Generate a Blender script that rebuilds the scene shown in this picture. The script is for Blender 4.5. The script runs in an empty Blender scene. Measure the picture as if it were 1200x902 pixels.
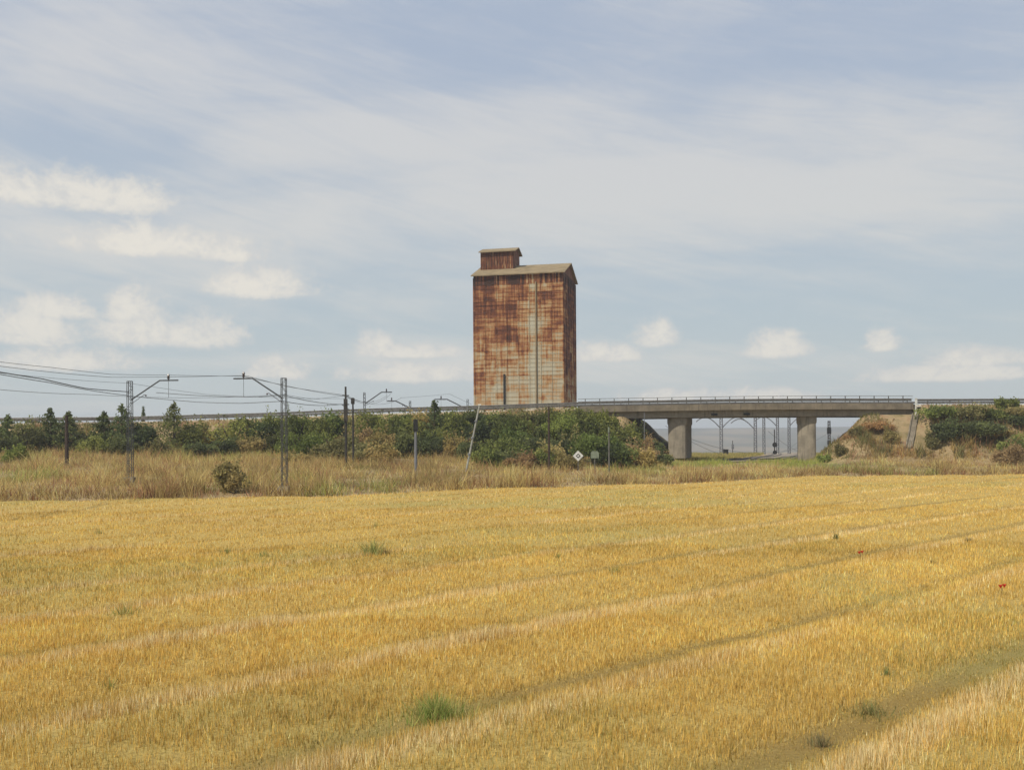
import bpy, math, random
import numpy as np
from mathutils import Matrix, Vector
S = bpy.context.scene
COL = S.collection
rad = math.radians
F = 1167.0; CH = 4.3; HY = 515.0; ROLL = rad(0.4)

# ------------------------------------------------------------------ camera
cam_d = bpy.data.cameras.new('camera'); cam = bpy.data.objects.new('camera', cam_d); COL.objects.link(cam)
cam_d.sensor_width = 36; cam_d.lens = 36 * F / 1200; cam_d.shift_y = (HY - 451) / 1200
cam_d.clip_start = 0.1; cam_d.clip_end = 20000
cam.matrix_world = Matrix.Translation((0, 0, CH)) @ Matrix.Rotation(rad(90), 4, 'X') @ Matrix.Rotation(-ROLL, 4, 'Z')
S.camera = cam

# ------------------------------------------------------------------ light
SUN_EL, SUN_AZ = rad(50), rad(-129)          # azimuth measured from +Y (view direction) clockwise
sdir = Vector((math.sin(SUN_AZ) * math.cos(SUN_EL), math.cos(SUN_AZ) * math.cos(SUN_EL), math.sin(SUN_EL)))
sl = bpy.data.lights.new('sun', 'SUN'); sl.energy = 3.8; sl.angle = rad(0.8); sl.color = (1.0, 0.93, 0.80)
so = bpy.data.objects.new('sun', sl); COL.objects.link(so)
so.rotation_euler = sdir.to_track_quat('Z', 'Y').to_euler(); so.location = (0, 0, 60)
S.view_settings.view_transform = 'Standard'; S.view_settings.look = 'None'
S.view_settings.gamma = 1; S.view_settings.exposure = 0.07; S.view_settings.use_curve_mapping = False
S.render.resolution_x = 1024; S.render.resolution_y = 769
HAZE = 0.00036

class NT:
    """small node helper"""
    def __init__(s, tree): s.t = tree; s.n = tree.nodes; s.l = tree.links
    def put(s, inp, v):
        if isinstance(v, bpy.types.NodeSocket): s.l.new(v, inp)
        elif v is not None:
            if hasattr(inp.default_value, '__len__') and not hasattr(v, '__len__'): v = (v,) * len(inp.default_value)
            if hasattr(inp.default_value, '__len__') and len(inp.default_value) == 4 and len(v) == 3: v = (*v, 1)
            inp.default_value = v
    def m(s, op, a, b=None, c=None, clamp=False):
        n = s.n.new('ShaderNodeMath'); n.operation = op; n.use_clamp = clamp
        s.put(n.inputs[0], a); s.put(n.inputs[1], b); s.put(n.inputs[2], c); return n.outputs[0]
    def v(s, op, a, b=None):
        n = s.n.new('ShaderNodeVectorMath'); n.operation = op; s.put(n.inputs[0], a); s.put(n.inputs[1], b); return n.outputs[0]
    def xyz(s, a):
        n = s.n.new('ShaderNodeSeparateXYZ'); s.put(n.inputs[0], a); return n.outputs
    def comb(s, a, b, c):
        n = s.n.new('ShaderNodeCombineXYZ'); s.put(n.inputs[0], a); s.put(n.inputs[1], b); s.put(n.inputs[2], c); return n.outputs[0]
    def noise(s, vec, scale=1, det=4, rough=.55, dist=0):
        n = s.n.new('ShaderNodeTexNoise'); s.put(n.inputs['Vector'], vec); n.inputs['Scale'].default_value = scale
        n.inputs['Detail'].default_value = det; n.inputs['Roughness'].default_value = rough; n.inputs['Distortion'].default_value = dist
        return n.outputs['Fac']
    def white(s, vec):
        n = s.n.new('ShaderNodeTexWhiteNoise'); s.put(n.inputs['Vector'], vec); return n.outputs['Value']
    def step(s, x, a, b, smooth=True):
        n = s.n.new('ShaderNodeMapRange'); n.interpolation_type = 'SMOOTHSTEP' if smooth else 'LINEAR'
        s.put(n.inputs[0], x); n.inputs[1].default_value = a; n.inputs[2].default_value = b; return n.outputs[0]
    def mix(s, f, a, b, mode='MIX'):
        n = s.n.new('ShaderNodeMix'); n.data_type = 'RGBA'; n.blend_type = mode
        s.put(n.inputs[0], f); s.put(n.inputs[6], a); s.put(n.inputs[7], b); return n.outputs[2]
    def ramp(s, f, stops):
        n = s.n.new('ShaderNodeValToRGB'); s.put(n.inputs[0], f); e = n.color_ramp.elements
        while len(e) < len(stops): e.new(0.5)
        for q, (p, c) in zip(e, stops): q.position = p; q.color = (*c, 1)
        return n.outputs[0]
    def bump(s, h, strength=.5, dist=.1):
        n = s.n.new('ShaderNodeBump'); n.inputs['Strength'].default_value = strength; n.inputs['Distance'].default_value = dist
        s.put(n.inputs['Height'], h); return n.outputs[0]

# ------------------------------------------------------------------ world: sky with clouds far away
w = bpy.data.worlds.new('World'); S.world = w; w.use_nodes = True
T = NT(w.node_tree); T.n.clear()
sky = T.n.new('ShaderNodeTexSky'); sky.sky_type = 'NISHITA'; sky.sun_disc = False
sky.sun_elevation = SUN_EL; sky.sun_rotation = SUN_AZ; sky.air_density = 1.0; sky.dust_density = 2.2; sky.ozone_density = 1.2
tc = T.n.new('ShaderNodeTexCoord'); dirv = T.v('NORMALIZE', tc.outputs['Generated'])
dx, dy, dz = T.xyz(dirv)
az = T.m('ARCTAN2', dx, dy); el = T.m('ARCSINE', dz)
ae = T.comb(az, el, 0)
# high thin cloud sheet, laid out on a flat layer far above
den = T.m('ADD', T.m('MAXIMUM', dz, 0.0), 0.09)
lay = T.comb(T.m('DIVIDE', dx, den), T.m('DIVIDE', dy, den), 0)
lay_s = T.comb(T.m('MULTIPLY', T.xyz(lay)[0], 0.55), T.m('MULTIPLY', T.xyz(lay)[1], 1.0), 3.7)
n1 = T.noise(lay_s, 0.75, 6, .55, .6)
n2 = T.noise(T.v('MULTIPLY', ae, (2.2, 9, 1)), 1.6, 5, .55, .8)
rot = T.comb(T.m('ADD', az, T.m('MULTIPLY', el, .9)), T.m('SUBTRACT', el, T.m('MULTIPLY', az, -.22)), 0)
n3 = T.noise(T.v('MULTIPLY', rot, (3.5, 21, 1)), 2.0, 7, .66, .7)
def blob_mask(a, e, ra, re, edge=1.0):
    x = T.m('DIVIDE', T.m('SUBTRACT', az, a), ra); y = T.m('DIVIDE', T.m('SUBTRACT', el, e), re)
    return T.m('MAXIMUM', T.m('SUBTRACT', edge, T.m('SQRT', T.m('ADD', T.m('MULTIPLY', x, x), T.m('MULTIPLY', y, y)))), 0)
def pxdir(px, py):
    a, b = (px - 600), (py - HY)
    a, b = a - b * math.sin(ROLL), b + a * math.sin(ROLL)
    return math.atan2(a, F), math.atan2(-b, math.hypot(a, F))
# broad pale bank through the middle of the view
veil = T.m('MULTIPLY', T.m('ADD', n1, n2), 0.5)
for (px, py, rx, ry, k) in ((760, 225, 620, 125, .42), (330, 130, 420, 60, .2), (100, 50, 190, 70, .2), (150, 290, 330, 70, .28), (1000, 420, 500, 50, .1), (560, 430, 420, 40, .22)):
    a, e = pxdir(px, py)
    veil = T.m('ADD', veil, T.m('MULTIPLY', blob_mask(a, e, rx / F, ry / F), k))
veil = T.m('ADD', veil, T.m('MULTIPLY', T.m('SUBTRACT', n3, .5), .40))
vmask = T.m('MULTIPLY', T.step(veil, 0.40, 0.84), 0.93)
vmask = T.m('MAXIMUM', vmask, T.m('MULTIPLY', T.step(el, 0.14, 0.0), 0.38))
# cumulus puffs
CUM = [(70, 224, 120, 20), (130, 226, 70, 16), (30, 222, 60, 16), (190, 284, 125, 17), (150, 276, 60, 12), (270, 290, 40, 16), (300, 332, 66, 17), (330, 326, 26, 14),
       (165, 380, 55, 26), (150, 362, 34, 18), (225, 388, 60, 20), (35, 385, 50, 22), (72, 360, 46, 14), (440, 402, 26, 16), (480, 411, 60, 9), (770, 391, 30, 16),
       (710, 413, 42, 11), (906, 404, 36, 15), (925, 398, 14, 10), (1033, 401, 22, 11), (1145, 417, 62, 13), (325, 430, 42, 14), (490, 436, 90, 12), (800, 462, 70, 8), (905, 462, 60, 7),
       (60, 420, 90, 14), (1120, 436, 90, 10)]
cn = T.noise(T.v('MULTIPLY', ae, (1, 1.25, 1)), 24, 8, .66, .5)
cb = T.noise(T.v('MULTIPLY', ae, (1, 1.2, 1)), 75, 6, .7, .3)
cum = None; cumtop = None
for (px, py, rx, ry) in CUM:
    a, e = pxdir(px, py + ry * .5)
    x = T.m('DIVIDE', T.m('SUBTRACT', az, a), rx * 1.12 / F)
    yv = T.m('DIVIDE', T.m('SUBTRACT', el, e), ry * 1.12 / F)
    yv2 = T.m('MAXIMUM', T.m('MULTIPLY', yv, 0.62), T.m('MULTIPLY', yv, -1.9))       # flat base, domed top
    d = T.m('SUBTRACT', 1.0, T.m('SQRT', T.m('ADD', T.m('MULTIPLY', x, x), T.m('MULTIPLY', yv2, yv2))))
    cum = d if cum is None else T.m('MAXIMUM', cum, d)
cum = T.m('ADD', T.m('MAXIMUM', cum, -0.6), T.m('ADD', T.m('MULTIPLY', T.m('SUBTRACT', cn, .42), 1.7), T.m('MULTIPLY', T.m('SUBTRACT', cb, .5), .8)))
cmask = T.m('MULTIPLY', T.step(cum, 0.0, 0.6), 0.8)
cbright = T.m('MULTIPLY', T.step(cum, 0.15, 1.0), T.step(T.m('ADD', T.m('MULTIPLY', cb, .5), T.m('MULTIPLY', cn, .5)), 0.34, 0.56))
nt_sky = T.mix(0.88, sky.outputs[0], T.mix(T.step(el, 0.0, 0.4), (4.95, 5.75, 6.0), (4.15, 4.85, 6.0)))
veilc = T.mix(T.step(el, 0.0, 0.42), (6.5, 6.55, 6.25), (6.0, 6.1, 6.3))
c1 = T.mix(vmask, nt_sky, veilc)
c2 = T.mix(cmask, c1, T.mix(cbright, (6.5, 6.4, 6.15), (8.1, 7.65, 6.8)))
bg = T.n.new('ShaderNodeBackground'); T.put(bg.inputs[0], c2); bg.inputs[1].default_value = 0.1
wo = T.n.new('ShaderNodeOutputWorld'); T.l.new(bg.outputs[0], wo.inputs[0])

# ------------------------------------------------------------------ pixel helpers: where a ray of the photo meets a depth or the ground
def unroll(px, py):
    a, b = px - 600, py - HY
    return a - b * math.sin(ROLL), b + a * math.sin(ROLL)
def P(px, py, Y):
    a, b = unroll(px, py); return Vector((a / F * Y, Y, CH - b / F * Y))
def Xat(px, Y, py=515): return unroll(px, py)[0] / F * Y
def G(px, py, z=0.0):
    a, b = unroll(px, py); Y = (CH - z) * F / b; return a / F * Y, Y

# ------------------------------------------------------------------ value noise in numpy
_r = np.random.RandomState(5); _lat = _r.rand(256, 256)
def vn(x, y):
    xi = np.floor(x).astype(int); yi = np.floor(y).astype(int); fx = x - xi; fy = y - yi
    fx = fx * fx * (3 - 2 * fx); fy = fy * fy * (3 - 2 * fy)
    g = lambda a, b: _lat[a % 256, b % 256]
    return (g(xi, yi) * (1 - fx) + g(xi + 1, yi) * fx) * (1 - fy) + (g(xi, yi + 1) * (1 - fx) + g(xi + 1, yi + 1) * fx) * fy
def fbm(x, y, o=4):
    s = 0; a = .5; t = 0
    for i in range(o): s = s + a * vn(x * 2 ** i + i * 17.3, y * 2 ** i + i * 9.1); t += a; a *= .5
    return s / t

# ------------------------------------------------------------------ terrain function
_e = [G(-300, 594), G(0, 588), G(200, 584), G(400, 580), G(600, 572), G(780, 567), G(950, 558), G(1200, 556)]
EX = np.array([-400] + [p[0] for p in _e] + [110, 400]); EY = np.array([_e[0][1] - 6] + [p[1] for p in _e] + [_e[-1][1] + 2, _e[-1][1] + 3])
def edge(x): return np.interp(x, EX, EY) + (fbm(x * .12, x * 0 + 3.3) - .5) * 2.0
RY0, RY1 = 135.2, 145.2           # road strip near and far edge
_rp = [(-150, 491), (0, 490), (90, 489.2), (150, 488.8), (240, 485.8), (300, 484.6), (430, 479), (460, 478.2), (555, 475.8), (680, 471.5), (780, 470), (860, 468.6), (960, 468), (1070, 468), (1200, 467.4), (1400, 468)]
RXs = np.array([P(a, b, 135).x for a, b in _rp]); RZs = np.array([P(a, b, 135).z - 0.72 for a, b in _rp])
_k = np.ones(9) / 9
_xx = np.arange(-260, 260, 1.0); _zz = np.interp(_xx, RXs, RZs); _zz = np.convolve(np.pad(_zz, 4, 'edge'), _k, 'valid')
def roadz(x): return np.interp(x, _xx, _zz)
AX0, AX1 = 9.0, 54.4              # bridge deck ends
def terr(x, y):
    x = np.asarray(x, float); y = np.asarray(y, float)
    e = edge(x)
    tgt = np.interp(x, [-60, 0, 20, 45, 80], [3.0, 2.4, 1.15, 1.1, 0.9])
    t = np.clip((y - e) / np.maximum(124 - e, 8), 0, 1)
    base = tgt * (t ** .8) + np.where(y > e, (fbm(x * .15, y * .15) - .5) * .5 * np.clip((y - e) / 4, 0, 1), 0)
    base = base * np.clip((900 - y) / 700, -.2, 1)
    base = base - np.clip((y - 200) / 500, 0, 1) * 16
    # field swell
    u = (x - y) / math.sqrt(2)
    base = base + np.where(y <= e, 0.10 * (fbm(x * .05, y * .05 + 9, 2) - .5) + 0.06 * np.cos(2 * math.pi * (u + 7.4) / 4.8)*-1.0, 0)
    zr = roadz(x) - 0.06
    dyy = np.maximum(np.maximum(RY0 - 0.9 - y, y - RY1 - 0.9), 0)
    xk = x - .34 * np.clip(y - 135, -12, 30); dxx = np.minimum(np.maximum(xk - 15.2, 0), np.maximum(48.0 - xk, 0))
    zr2 = np.where((x > AX0 - .4) & (x < AX1 + .4), np.minimum(zr, 7.35), zr)
    emb = zr2 - np.sqrt((0.62 * dyy) ** 2 + (0.92 * dxx) ** 2) + (fbm(x * .4, y * .4 + 5) - .5) * 1.5 * np.clip(dyy + dxx, 0, 1)
    d = emb - base
    return np.where(d > 0, emb, base) + 0.25 * np.exp(-np.abs(d) * 2) * (dyy + dxx > 0)
def tz(x, y): return float(terr(x, y))

def swath(x, y):
    """combine harvester pattern: (straw residue 0-1, wheel track 0-1, weediness 0-1)"""
    u = (x - y) / math.sqrt(2); v = (x + y) / math.sqrt(2)
    uu = (u + 7.4) / 4.8 + (fbm(v * .035, v * 0 + 2.2, 3) - .5) * .4 + (fbm(v * .3, u * .3 + 7, 2) - .5) * .10
    ph = uu % 1.0; ri = np.floor(uu + .5); key = np.where(ri == 0, 1, vn(ri * 3.7 + 11.1, ri * 0 + 4.4)); along = fbm(v * .06 + ri * 13.7, ri * 5.1, 3); al2 = fbm(v * .5, u * .8, 3)
    d = (ph + .5) % 1.0 - .5
    near = (ri == 0)
    track = np.exp(-(d / (.07 + .03 * near)) ** 2) * np.clip(.28 + .8 * key + 2.2 * (along - .5) + .7 * near, .05, 1.0)
    ridge = np.exp(-((d - .22) / .085) ** 2) * np.clip(.5 + 3.2 * (fbm(v * .08 + 31 + ri * 7.7, ri * 3.3, 3) - .45), .03, 1)
    ridge = np.clip(ridge * (.5 + al2), 0, 1); track = np.clip(track * (.6 + .8 * al2), 0, 1)
    weeds = np.clip((fbm(x * .09 + 9, y * .09 + 4, 4) - .52) * 5, 0, 1)
    return ridge, track, weeds

# ------------------------------------------------------------------ mesh helpers
def link(o, parent=None):
    COL.objects.link(o)
    if parent is not None: o.parent = parent
    return o
def mesh_obj(name, verts, faces, mat, parent=None, smooth=False, col=None):
    me = bpy.data.meshes.new(name); me.from_pydata([tuple(v) for v in verts], [], faces); me.update()
    if mat: me.materials.append(mat)
    if smooth: me.polygons.foreach_set('use_smooth', [True] * len(me.polygons))
    return link(bpy.data.objects.new(name, me), parent)
def tag(o, label=None, cat=None, group=None, kind=None):
    for k, v in (('label', label), ('category', cat), ('group', group), ('kind', kind)):
        if v: o[k] = v
    return o
def empty(name, loc, label, cat, group=None, rz=0):
    o = bpy.data.objects.new(name, None); o.empty_display_size = .3; COL.objects.link(o); o.location = loc; o.rotation_euler.z = rz
    return tag(o, label, cat, group)
class MB:
    def __init__(s): s.v = []; s.f = []
    def box(s, c, d, rz=0):
        b = len(s.v); cx, cy, cz = c; hx, hy, hz = d[0] / 2, d[1] / 2, d[2] / 2; ca, sa = math.cos(rz), math.sin(rz)
        for z in (-hz, hz):
            for x, y in ((-hx, -hy), (hx, -hy), (hx, hy), (-hx, hy)): s.v.append((cx + x * ca - y * sa, cy + x * sa + y * ca, cz + z))
        s.f += [tuple(b + i for i in q) for q in ((0, 3, 2, 1), (4, 5, 6, 7), (0, 1, 5, 4), (1, 2, 6, 5), (2, 3, 7, 6), (3, 0, 4, 7))]; return s
    def tube(s, pts, r, n=6, caps=True):
        pts = [Vector(p) for p in pts]; rs = r if hasattr(r, '__len__') else [r] * len(pts); b0 = len(s.v)
        for i, p in enumerate(pts):
            t = (pts[min(i + 1, len(pts) - 1)] - pts[max(i - 1, 0)]).normalized()
            a = t.cross(Vector((0, 0, 1)));
            if a.length < .05: a = t.cross(Vector((1, 0, 0)))
            a.normalize(); c = t.cross(a)
            for k in range(n):
                th = 2 * math.pi * (k + .5) / n; s.v.append(tuple(p + (a * math.cos(th) + c * math.sin(th)) * rs[i]))
        for i in range(len(pts) - 1):
            for k in range(n):
                a_, b_ = b0 + i * n + k, b0 + i * n + (k + 1) % n; s.f.append((a_, b_, b_ + n, a_ + n))
        if caps:
            s.f.append(tuple(b0 + k for k in reversed(range(n)))); s.f.append(tuple(b0 + (len(pts) - 1) * n + k for k in range(n)))
        return s
    def prism(s, poly, h0, h1, axis='z'):
        """poly in a plane, extruded along axis from h0 to h1"""
        b = len(s.v); n = len(poly)
        for h in (h0, h1):
            for p in poly: s.v.append((p[0], p[1], h) if axis == 'z' else ((h, p[0], p[1]) if axis == 'x' else (p[0], h, p[1])))
        s.f.append(tuple(b + i for i in reversed(range(n)))); s.f.append(tuple(b + n + i for i in range(n)))
        for i in range(n): j = (i + 1) % n; s.f.append((b + i, b + j, b + n + j, b + n + i))
        return s
    def build(s, name, mat, parent=None, smooth=False):
        o = mesh_obj(name, s.v, s.f, mat, parent, smooth); return o

# ------------------------------------------------------------------ materials
def new_mat(name):
    m = bpy.data.materials.new(name); m.use_nodes = True; t = NT(m.node_tree); t.n.clear()
    b = t.n.new('ShaderNodeBsdfPrincipled'); o = t.n.new('ShaderNodeOutputMaterial'); t.l.new(b.outputs[0], o.inputs[0])
    b.inputs['Roughness'].default_value = .8; b.inputs['Specular IOR Level'].default_value = .25
    return m, t, b, o
def simple(name, c, rough=.8, metal=0, var=.25, scale=3.0, spec=.25):
    m, t, b, o = new_mat(name); tcn = t.n.new('ShaderNodeTexCoord')
    n = t.noise(tcn.outputs['Object'], scale, 5, .6)
    t.put(b.inputs['Base Color'], t.mix(t.step(n, .3, .7), tuple(x * (1 - var) for x in c), tuple(min(1, x * (1 + var)) for x in c)))
    b.inputs['Roughness'].default_value = rough; b.inputs['Metallic'].default_value = metal; b.inputs['Specular IOR Level'].default_value = spec
    return m
def leaf_mat(name, transl=.3, tint=None):
    m, t, b, o = new_mat(name); at = t.n.new('ShaderNodeAttribute'); at.attribute_name = 'Col'
    c = at.outputs['Color']
    if tint:
        oi = t.n.new('ShaderNodeObjectInfo')
        c = t.mix(1.0, c, t.mix(oi.outputs['Random'], tint[0], tint[1]), 'MULTIPLY')
    t.put(b.inputs['Base Color'], c); b.inputs['Specular IOR Level'].default_value = .12
    tr = t.n.new('ShaderNodeBsdfTranslucent'); t.put(tr.inputs[0], c)
    mx = t.n.new('ShaderNodeMixShader'); mx.inputs[0].default_value = transl
    t.l.new(b.outputs[0], mx.inputs[1]); t.l.new(tr.outputs[0], mx.inputs[2]); t.l.new(mx.outputs[0], o.inputs[0]); return m
M = {}
M['steel'] = simple('galvanised_steel', (.065, .068, .07), .6, .25, .3)
M['dark_steel'] = simple('dark_steel', (.05, .045, .04), .6, .2, .3)
M['rail_steel'] = simple('weathered_guardrail', (.16, .15, .135), .6, .3, .25)
M['far_steel'] = simple('grey_steel', (.17, .175, .19), .7, .1, .15)
M['wood'] = simple('creosoted_wood', (.055, .038, .028), .9, 0, .4, 6)
M['white_paint'] = simple('white_paint', (.62, .62, .58), .6, 0, .15)
M['insul'] = simple('brown_porcelain', (.045, .03, .028), .3, 0, .2, 5, .5)
M['wire'] = simple('oxidised_wire', (.12, .13, .14), .6, .2, .1)
M['ballast'] = simple('ballast_stone', (.24, .2, .16), .95, 0, .35, 8)
M['asphalt'] = simple('asphalt', (.06, .058, .055), .9, 0, .2, 2)
M['bark'] = simple('bark', (.09, .065, .045), .95, 0, .35, 8)
M['sign_grey'] = simple('pale_grey_paint', (.19, .22, .16), .7, 0, .2)
M['pale_pole'] = simple('pale_weathered_paint', (.30, .30, .27), .7, 0, .25)
M['black'] = simple('black_paint', (.02, .02, .02), .6, 0, .2)
def concrete(name, c):
    m, t, b, o = new_mat(name); tcn = t.n.new('ShaderNodeTexCoord'); ob = tcn.outputs['Object']
    n = t.noise(ob, .8, 6, .65); st = t.noise(t.v('MULTIPLY', ob, (2.2, 2.2, .25)), 1.5, 4, .6)
    base = t.mix(t.step(n, .3, .72), tuple(x * .72 for x in c), tuple(x * 1.15 for x in c))
    t.put(b.inputs['Base Color'], t.mix(t.step(st, .52, .78), base, tuple(x * .42 for x in c)))
    t.put(b.inputs['Normal'], t.bump(t.noise(ob, 14, 4), .3, .02)); b.inputs['Roughness'].default_value = .9; return m
M['concrete'] = concrete('weathered_concrete', (.27, .235, .18))
M['deck_edge'] = concrete('deck_edge_concrete', (.215, .18, .13))

def silo_mat():
    m, t, b, o = new_mat('rusted_silo_sheet'); tcn = t.n.new('ShaderNodeTexCoord'); ob = tcn.outputs['Object']
    x, y, z = t.xyz(ob)
    s = t.m('ADD', x, t.m('MULTIPLY', y, 1.0))
    cell = t.comb(t.m('FLOOR', t.m('DIVIDE', t.m('ADD', s, .4), 2.0)), t.m('FLOOR', t.m('DIVIDE', z, 1.42)), 1)
    pv = t.white(cell)
    big = t.noise(t.comb(s, 0, t.m('MULTIPLY', z, 1)), .17, 3, .5, .4)
    mid = t.noise(t.comb(t.m('MULTIPLY', s, .9), 3, t.m('MULTIPLY', z, 1.5)), .55, 5, .65, .2)
    streak = t.noise(t.comb(t.m('MULTIPLY', s, 2.4), 0, t.m('MULTIPLY', z, .16)), 1.1, 4, .6)
    band = t.noise(t.comb(t.m('MULTIPLY', s, .22), 7, t.m('MULTIPLY', z, 3.2)), .8, 4, .6)
    hz = t.step(z, 6, 30)
    f = t.m('ADD', t.m('MULTIPLY', big, .55), t.m('MULTIPLY', mid, .5))
    f = t.m('ADD', f, t.m('MULTIPLY', pv, .16)); f = t.m('ADD', f, t.m('MULTIPLY', streak, .62)); f = t.m('ADD', f, t.m('MULTIPLY', band, .44))
    f = t.m('ADD', f, t.m('MULTIPLY', hz, .25))
    # paler column left over from washed paint in the middle, rustier outer corners
    xc = t.m('SUBTRACT', 1, t.m('MINIMUM', t.m('DIVIDE', t.m('ABSOLUTE', t.m('SUBTRACT', x, 2.6)), 1.7), 1))
    f = t.m('SUBTRACT', f, t.m('MULTIPLY', xc, .19))
    xl = t.step(x, -3, -7.5); f = t.m('ADD', f, t.m('MULTIPLY', xl, .08))
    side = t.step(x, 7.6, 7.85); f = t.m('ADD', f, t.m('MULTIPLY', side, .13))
    top = t.step(z, 29.4, 30.2)
    f = t.m('ADD', f, t.m('MULTIPLY', top, t.m('MULTIPLY', t.m('SUBTRACT', t.noise(t.comb(t.m('MULTIPLY', s, 1.9), 2, 0), 1.6, 2, .6), .42), 1.3)))
    c = t.ramp(t.step(f, .94, 1.68, False), [(0.0, (.45, .42, .32)), (.28, (.41, .35, .24)), (.42, (.40, .24, .11)), (.55, (.29, .12, .045)), (.68, (.15, .05, .024)), (.9, (.05, .024, .016))])
    t.put(b.inputs['Base Color'], c); b.inputs['Roughness'].default_value = .85
    t.put(b.inputs['Normal'], t.bump(t.m('SINE', t.m('MULTIPLY', z, 26)), .35, .02)); return m
M['silo'] = silo_mat()
def silo_dark():
    m, t, b, o = new_mat('rusted_corrugated_sheet'); tcn = t.n.new('ShaderNodeTexCoord'); ob = tcn.outputs['Object']
    x, y, z = t.xyz(ob)
    f = t.noise(t.comb(t.m('MULTIPLY', t.m('ADD', x, y), 3), 0, t.m('MULTIPLY', z, .5)), 1.2, 4, .6)
    t.put(b.inputs['Base Color'], t.ramp(f, [(.3, (.06, .022, .014)), (.5, (.14, .045, .02)), (.72, (.3, .19, .1))])); return m
M['silo_dark'] = silo_dark()
M['silo_roof'] = simple('dusty_fibre_cement_roof', (.235, .18, .105), .9, 0, .2, .7)
M['rib'] = simple('rusted_rib', (.24, .13, .06), .85, 0, .5, .9)

def ground_mat():
    m, t, b, o = new_mat('dry_ground'); g = t.n.new('ShaderNodeNewGeometry'); p = g.outputs['Position']
    n = t.noise(p, .12, 6, .6); n2 = t.noise(p, 1.7, 5, .6); n3 = t.noise(p, .05, 3, .5)
    c = t.ramp(n2, [(.25, (.17, .125, .06)), (.5, (.31, .23, .11)), (.75, (.43, .33, .17))])
    c = t.mix(t.m('MULTIPLY', t.step(n, .5, .68), .7), c, (.10, .11, .035))
    c = t.mix(t.m('MULTIPLY', t.step(n3, .5, .6), .5), c, (.30, .20, .11))
    zz = t.xyz(p)[2]; n4 = t.noise(p, .55, 5, .65)
    sc = t.ramp(n4, [(.32, (.13, .12, .045)), (.45, (.24, .18, .085)), (.56, (.33, .24, .13)), (.68, (.26, .15, .085))])
    c = t.mix(t.m('MULTIPLY', t.step(zz, 1.3, 2.4), .85), c, sc)
    t.put(b.inputs['Base Color'], c); t.put(b.inputs['Normal'], t.bump(n2, .8, .3)); return m
M['ground'] = ground_mat()
def field_mat():
    m, t, b, o = new_mat('stubble_soil'); g = t.n.new('ShaderNodeNewGeometry'); p = g.outputs['Position']
    x, y, z = t.xyz(p)
    u = t.m('MULTIPLY', t.m('SUBTRACT', x, y), .7071); v = t.m('MULTIPLY', t.m('ADD', x, y), .7071)
    fine = t.noise(p, 16, 6, .75); mid = t.noise(p, .9, 4, .6); row = t.noise(t.comb(u, t.m('MULTIPLY', v, .05), 0), 1.3, 5, .6)
    big = t.noise(p, .07, 4, .6)
    c = t.ramp(fine, [(.28, (.20, .135, .042)), (.5, (.46, .32, .09)), (.72, (.68, .50, .17))])
    at = t.n.new('ShaderNodeAttribute'); at.attribute_name = 'Swath'; sr, st_, sw_ = t.xyz(at.outputs['Vector'])
    c = t.mix(t.m('MULTIPLY', sr, .7), c, (.74, .57, .24)); c = t.mix(t.m('MULTIPLY', st_, .75), c, t.mix(fine, (.12, .075, .022), (.33, .22, .06)))
    c = t.mix(t.m('MULTIPLY', sw_, .4), c, (.30, .28, .09))
    c = t.mix(t.m('MULTIPLY', t.step(mid, .5, .8), .35), c, (.34, .22, .075))
    t.put(b.inputs['Base Color'], c); t.put(b.inputs['Normal'], t.bump(fine, .8, .06)); b.inputs['Roughness'].default_value = .95; return m
M['field'] = field_mat()
def hill_mat():
    m, t, b, o = new_mat('distant_hillside'); g = t.n.new('ShaderNodeNewGeometry'); p = g.outputs['Position']
    n = t.noise(t.v('MULTIPLY', p, (1, .5, 6)), .004, 6, .6)
    t.put(b.inputs['Base Color'], t.ramp(n, [(.35, (.07, .08, .05)), (.5, (.14, .13, .09)), (.62, (.24, .19, .12))])); return m
M['hill'] = hill_mat()
M['straw'] = leaf_mat('straw_blades', .25)
M['drygrass'] = leaf_mat('dry_grass_blades', .42)
M['leaf'] = leaf_mat('green_leaves', .5, ((.8, .9, .9), (1.15, 1.05, .95)))
M['poppy'] = simple('poppy_petal', (.5, .03, .015), .6, 0, .1)

# ------------------------------------------------------------------ ground sheets
def grid_obj(name, xs, ys, zf, mat, mask=None):
    X, Y = np.meshgrid(xs, ys); Z = zf(X, Y); nx, ny = len(xs), len(ys)
    V = np.stack([X.ravel(), Y.ravel(), Z.ravel()], 1)
    idx = np.arange(nx * ny).reshape(ny, nx)
    q = np.stack([idx[:-1, :-1], idx[:-1, 1:], idx[1:, 1:], idx[1:, :-1]], -1).reshape(-1, 4)
    if mask is not None:
        mk = mask(X, Y); mk = (mk[:-1, :-1] & mk[:-1, 1:] & mk[1:, 1:] & mk[1:, :-1]).ravel(); q = q[mk]
    me = bpy.data.meshes.new(name); me.vertices.add(len(V)); me.vertices.foreach_set('co', V.ravel())
    me.loops.add(q.size); me.loops.foreach_set('vertex_index', q.ravel()); me.polygons.add(len(q))
    me.polygons.foreach_set('loop_start', np.arange(len(q)) * 4); me.polygons.foreach_set('loop_total', np.full(len(q), 4))
    me.update(); me.validate(); me.polygons.foreach_set('use_smooth', np.ones(len(q), bool)); me.materials.append(mat)
    return link(bpy.data.objects.new(name, me))
xs = np.concatenate([-np.geomspace(3600, 90, 26), np.arange(-84, 84.1, .7), np.geomspace(90, 3600, 26)])
ys = np.concatenate([-np.geomspace(400, 12, 10), np.arange(-8, 60, 4), np.arange(60, 160, .7), np.geomspace(161, 3600, 40)])
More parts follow.
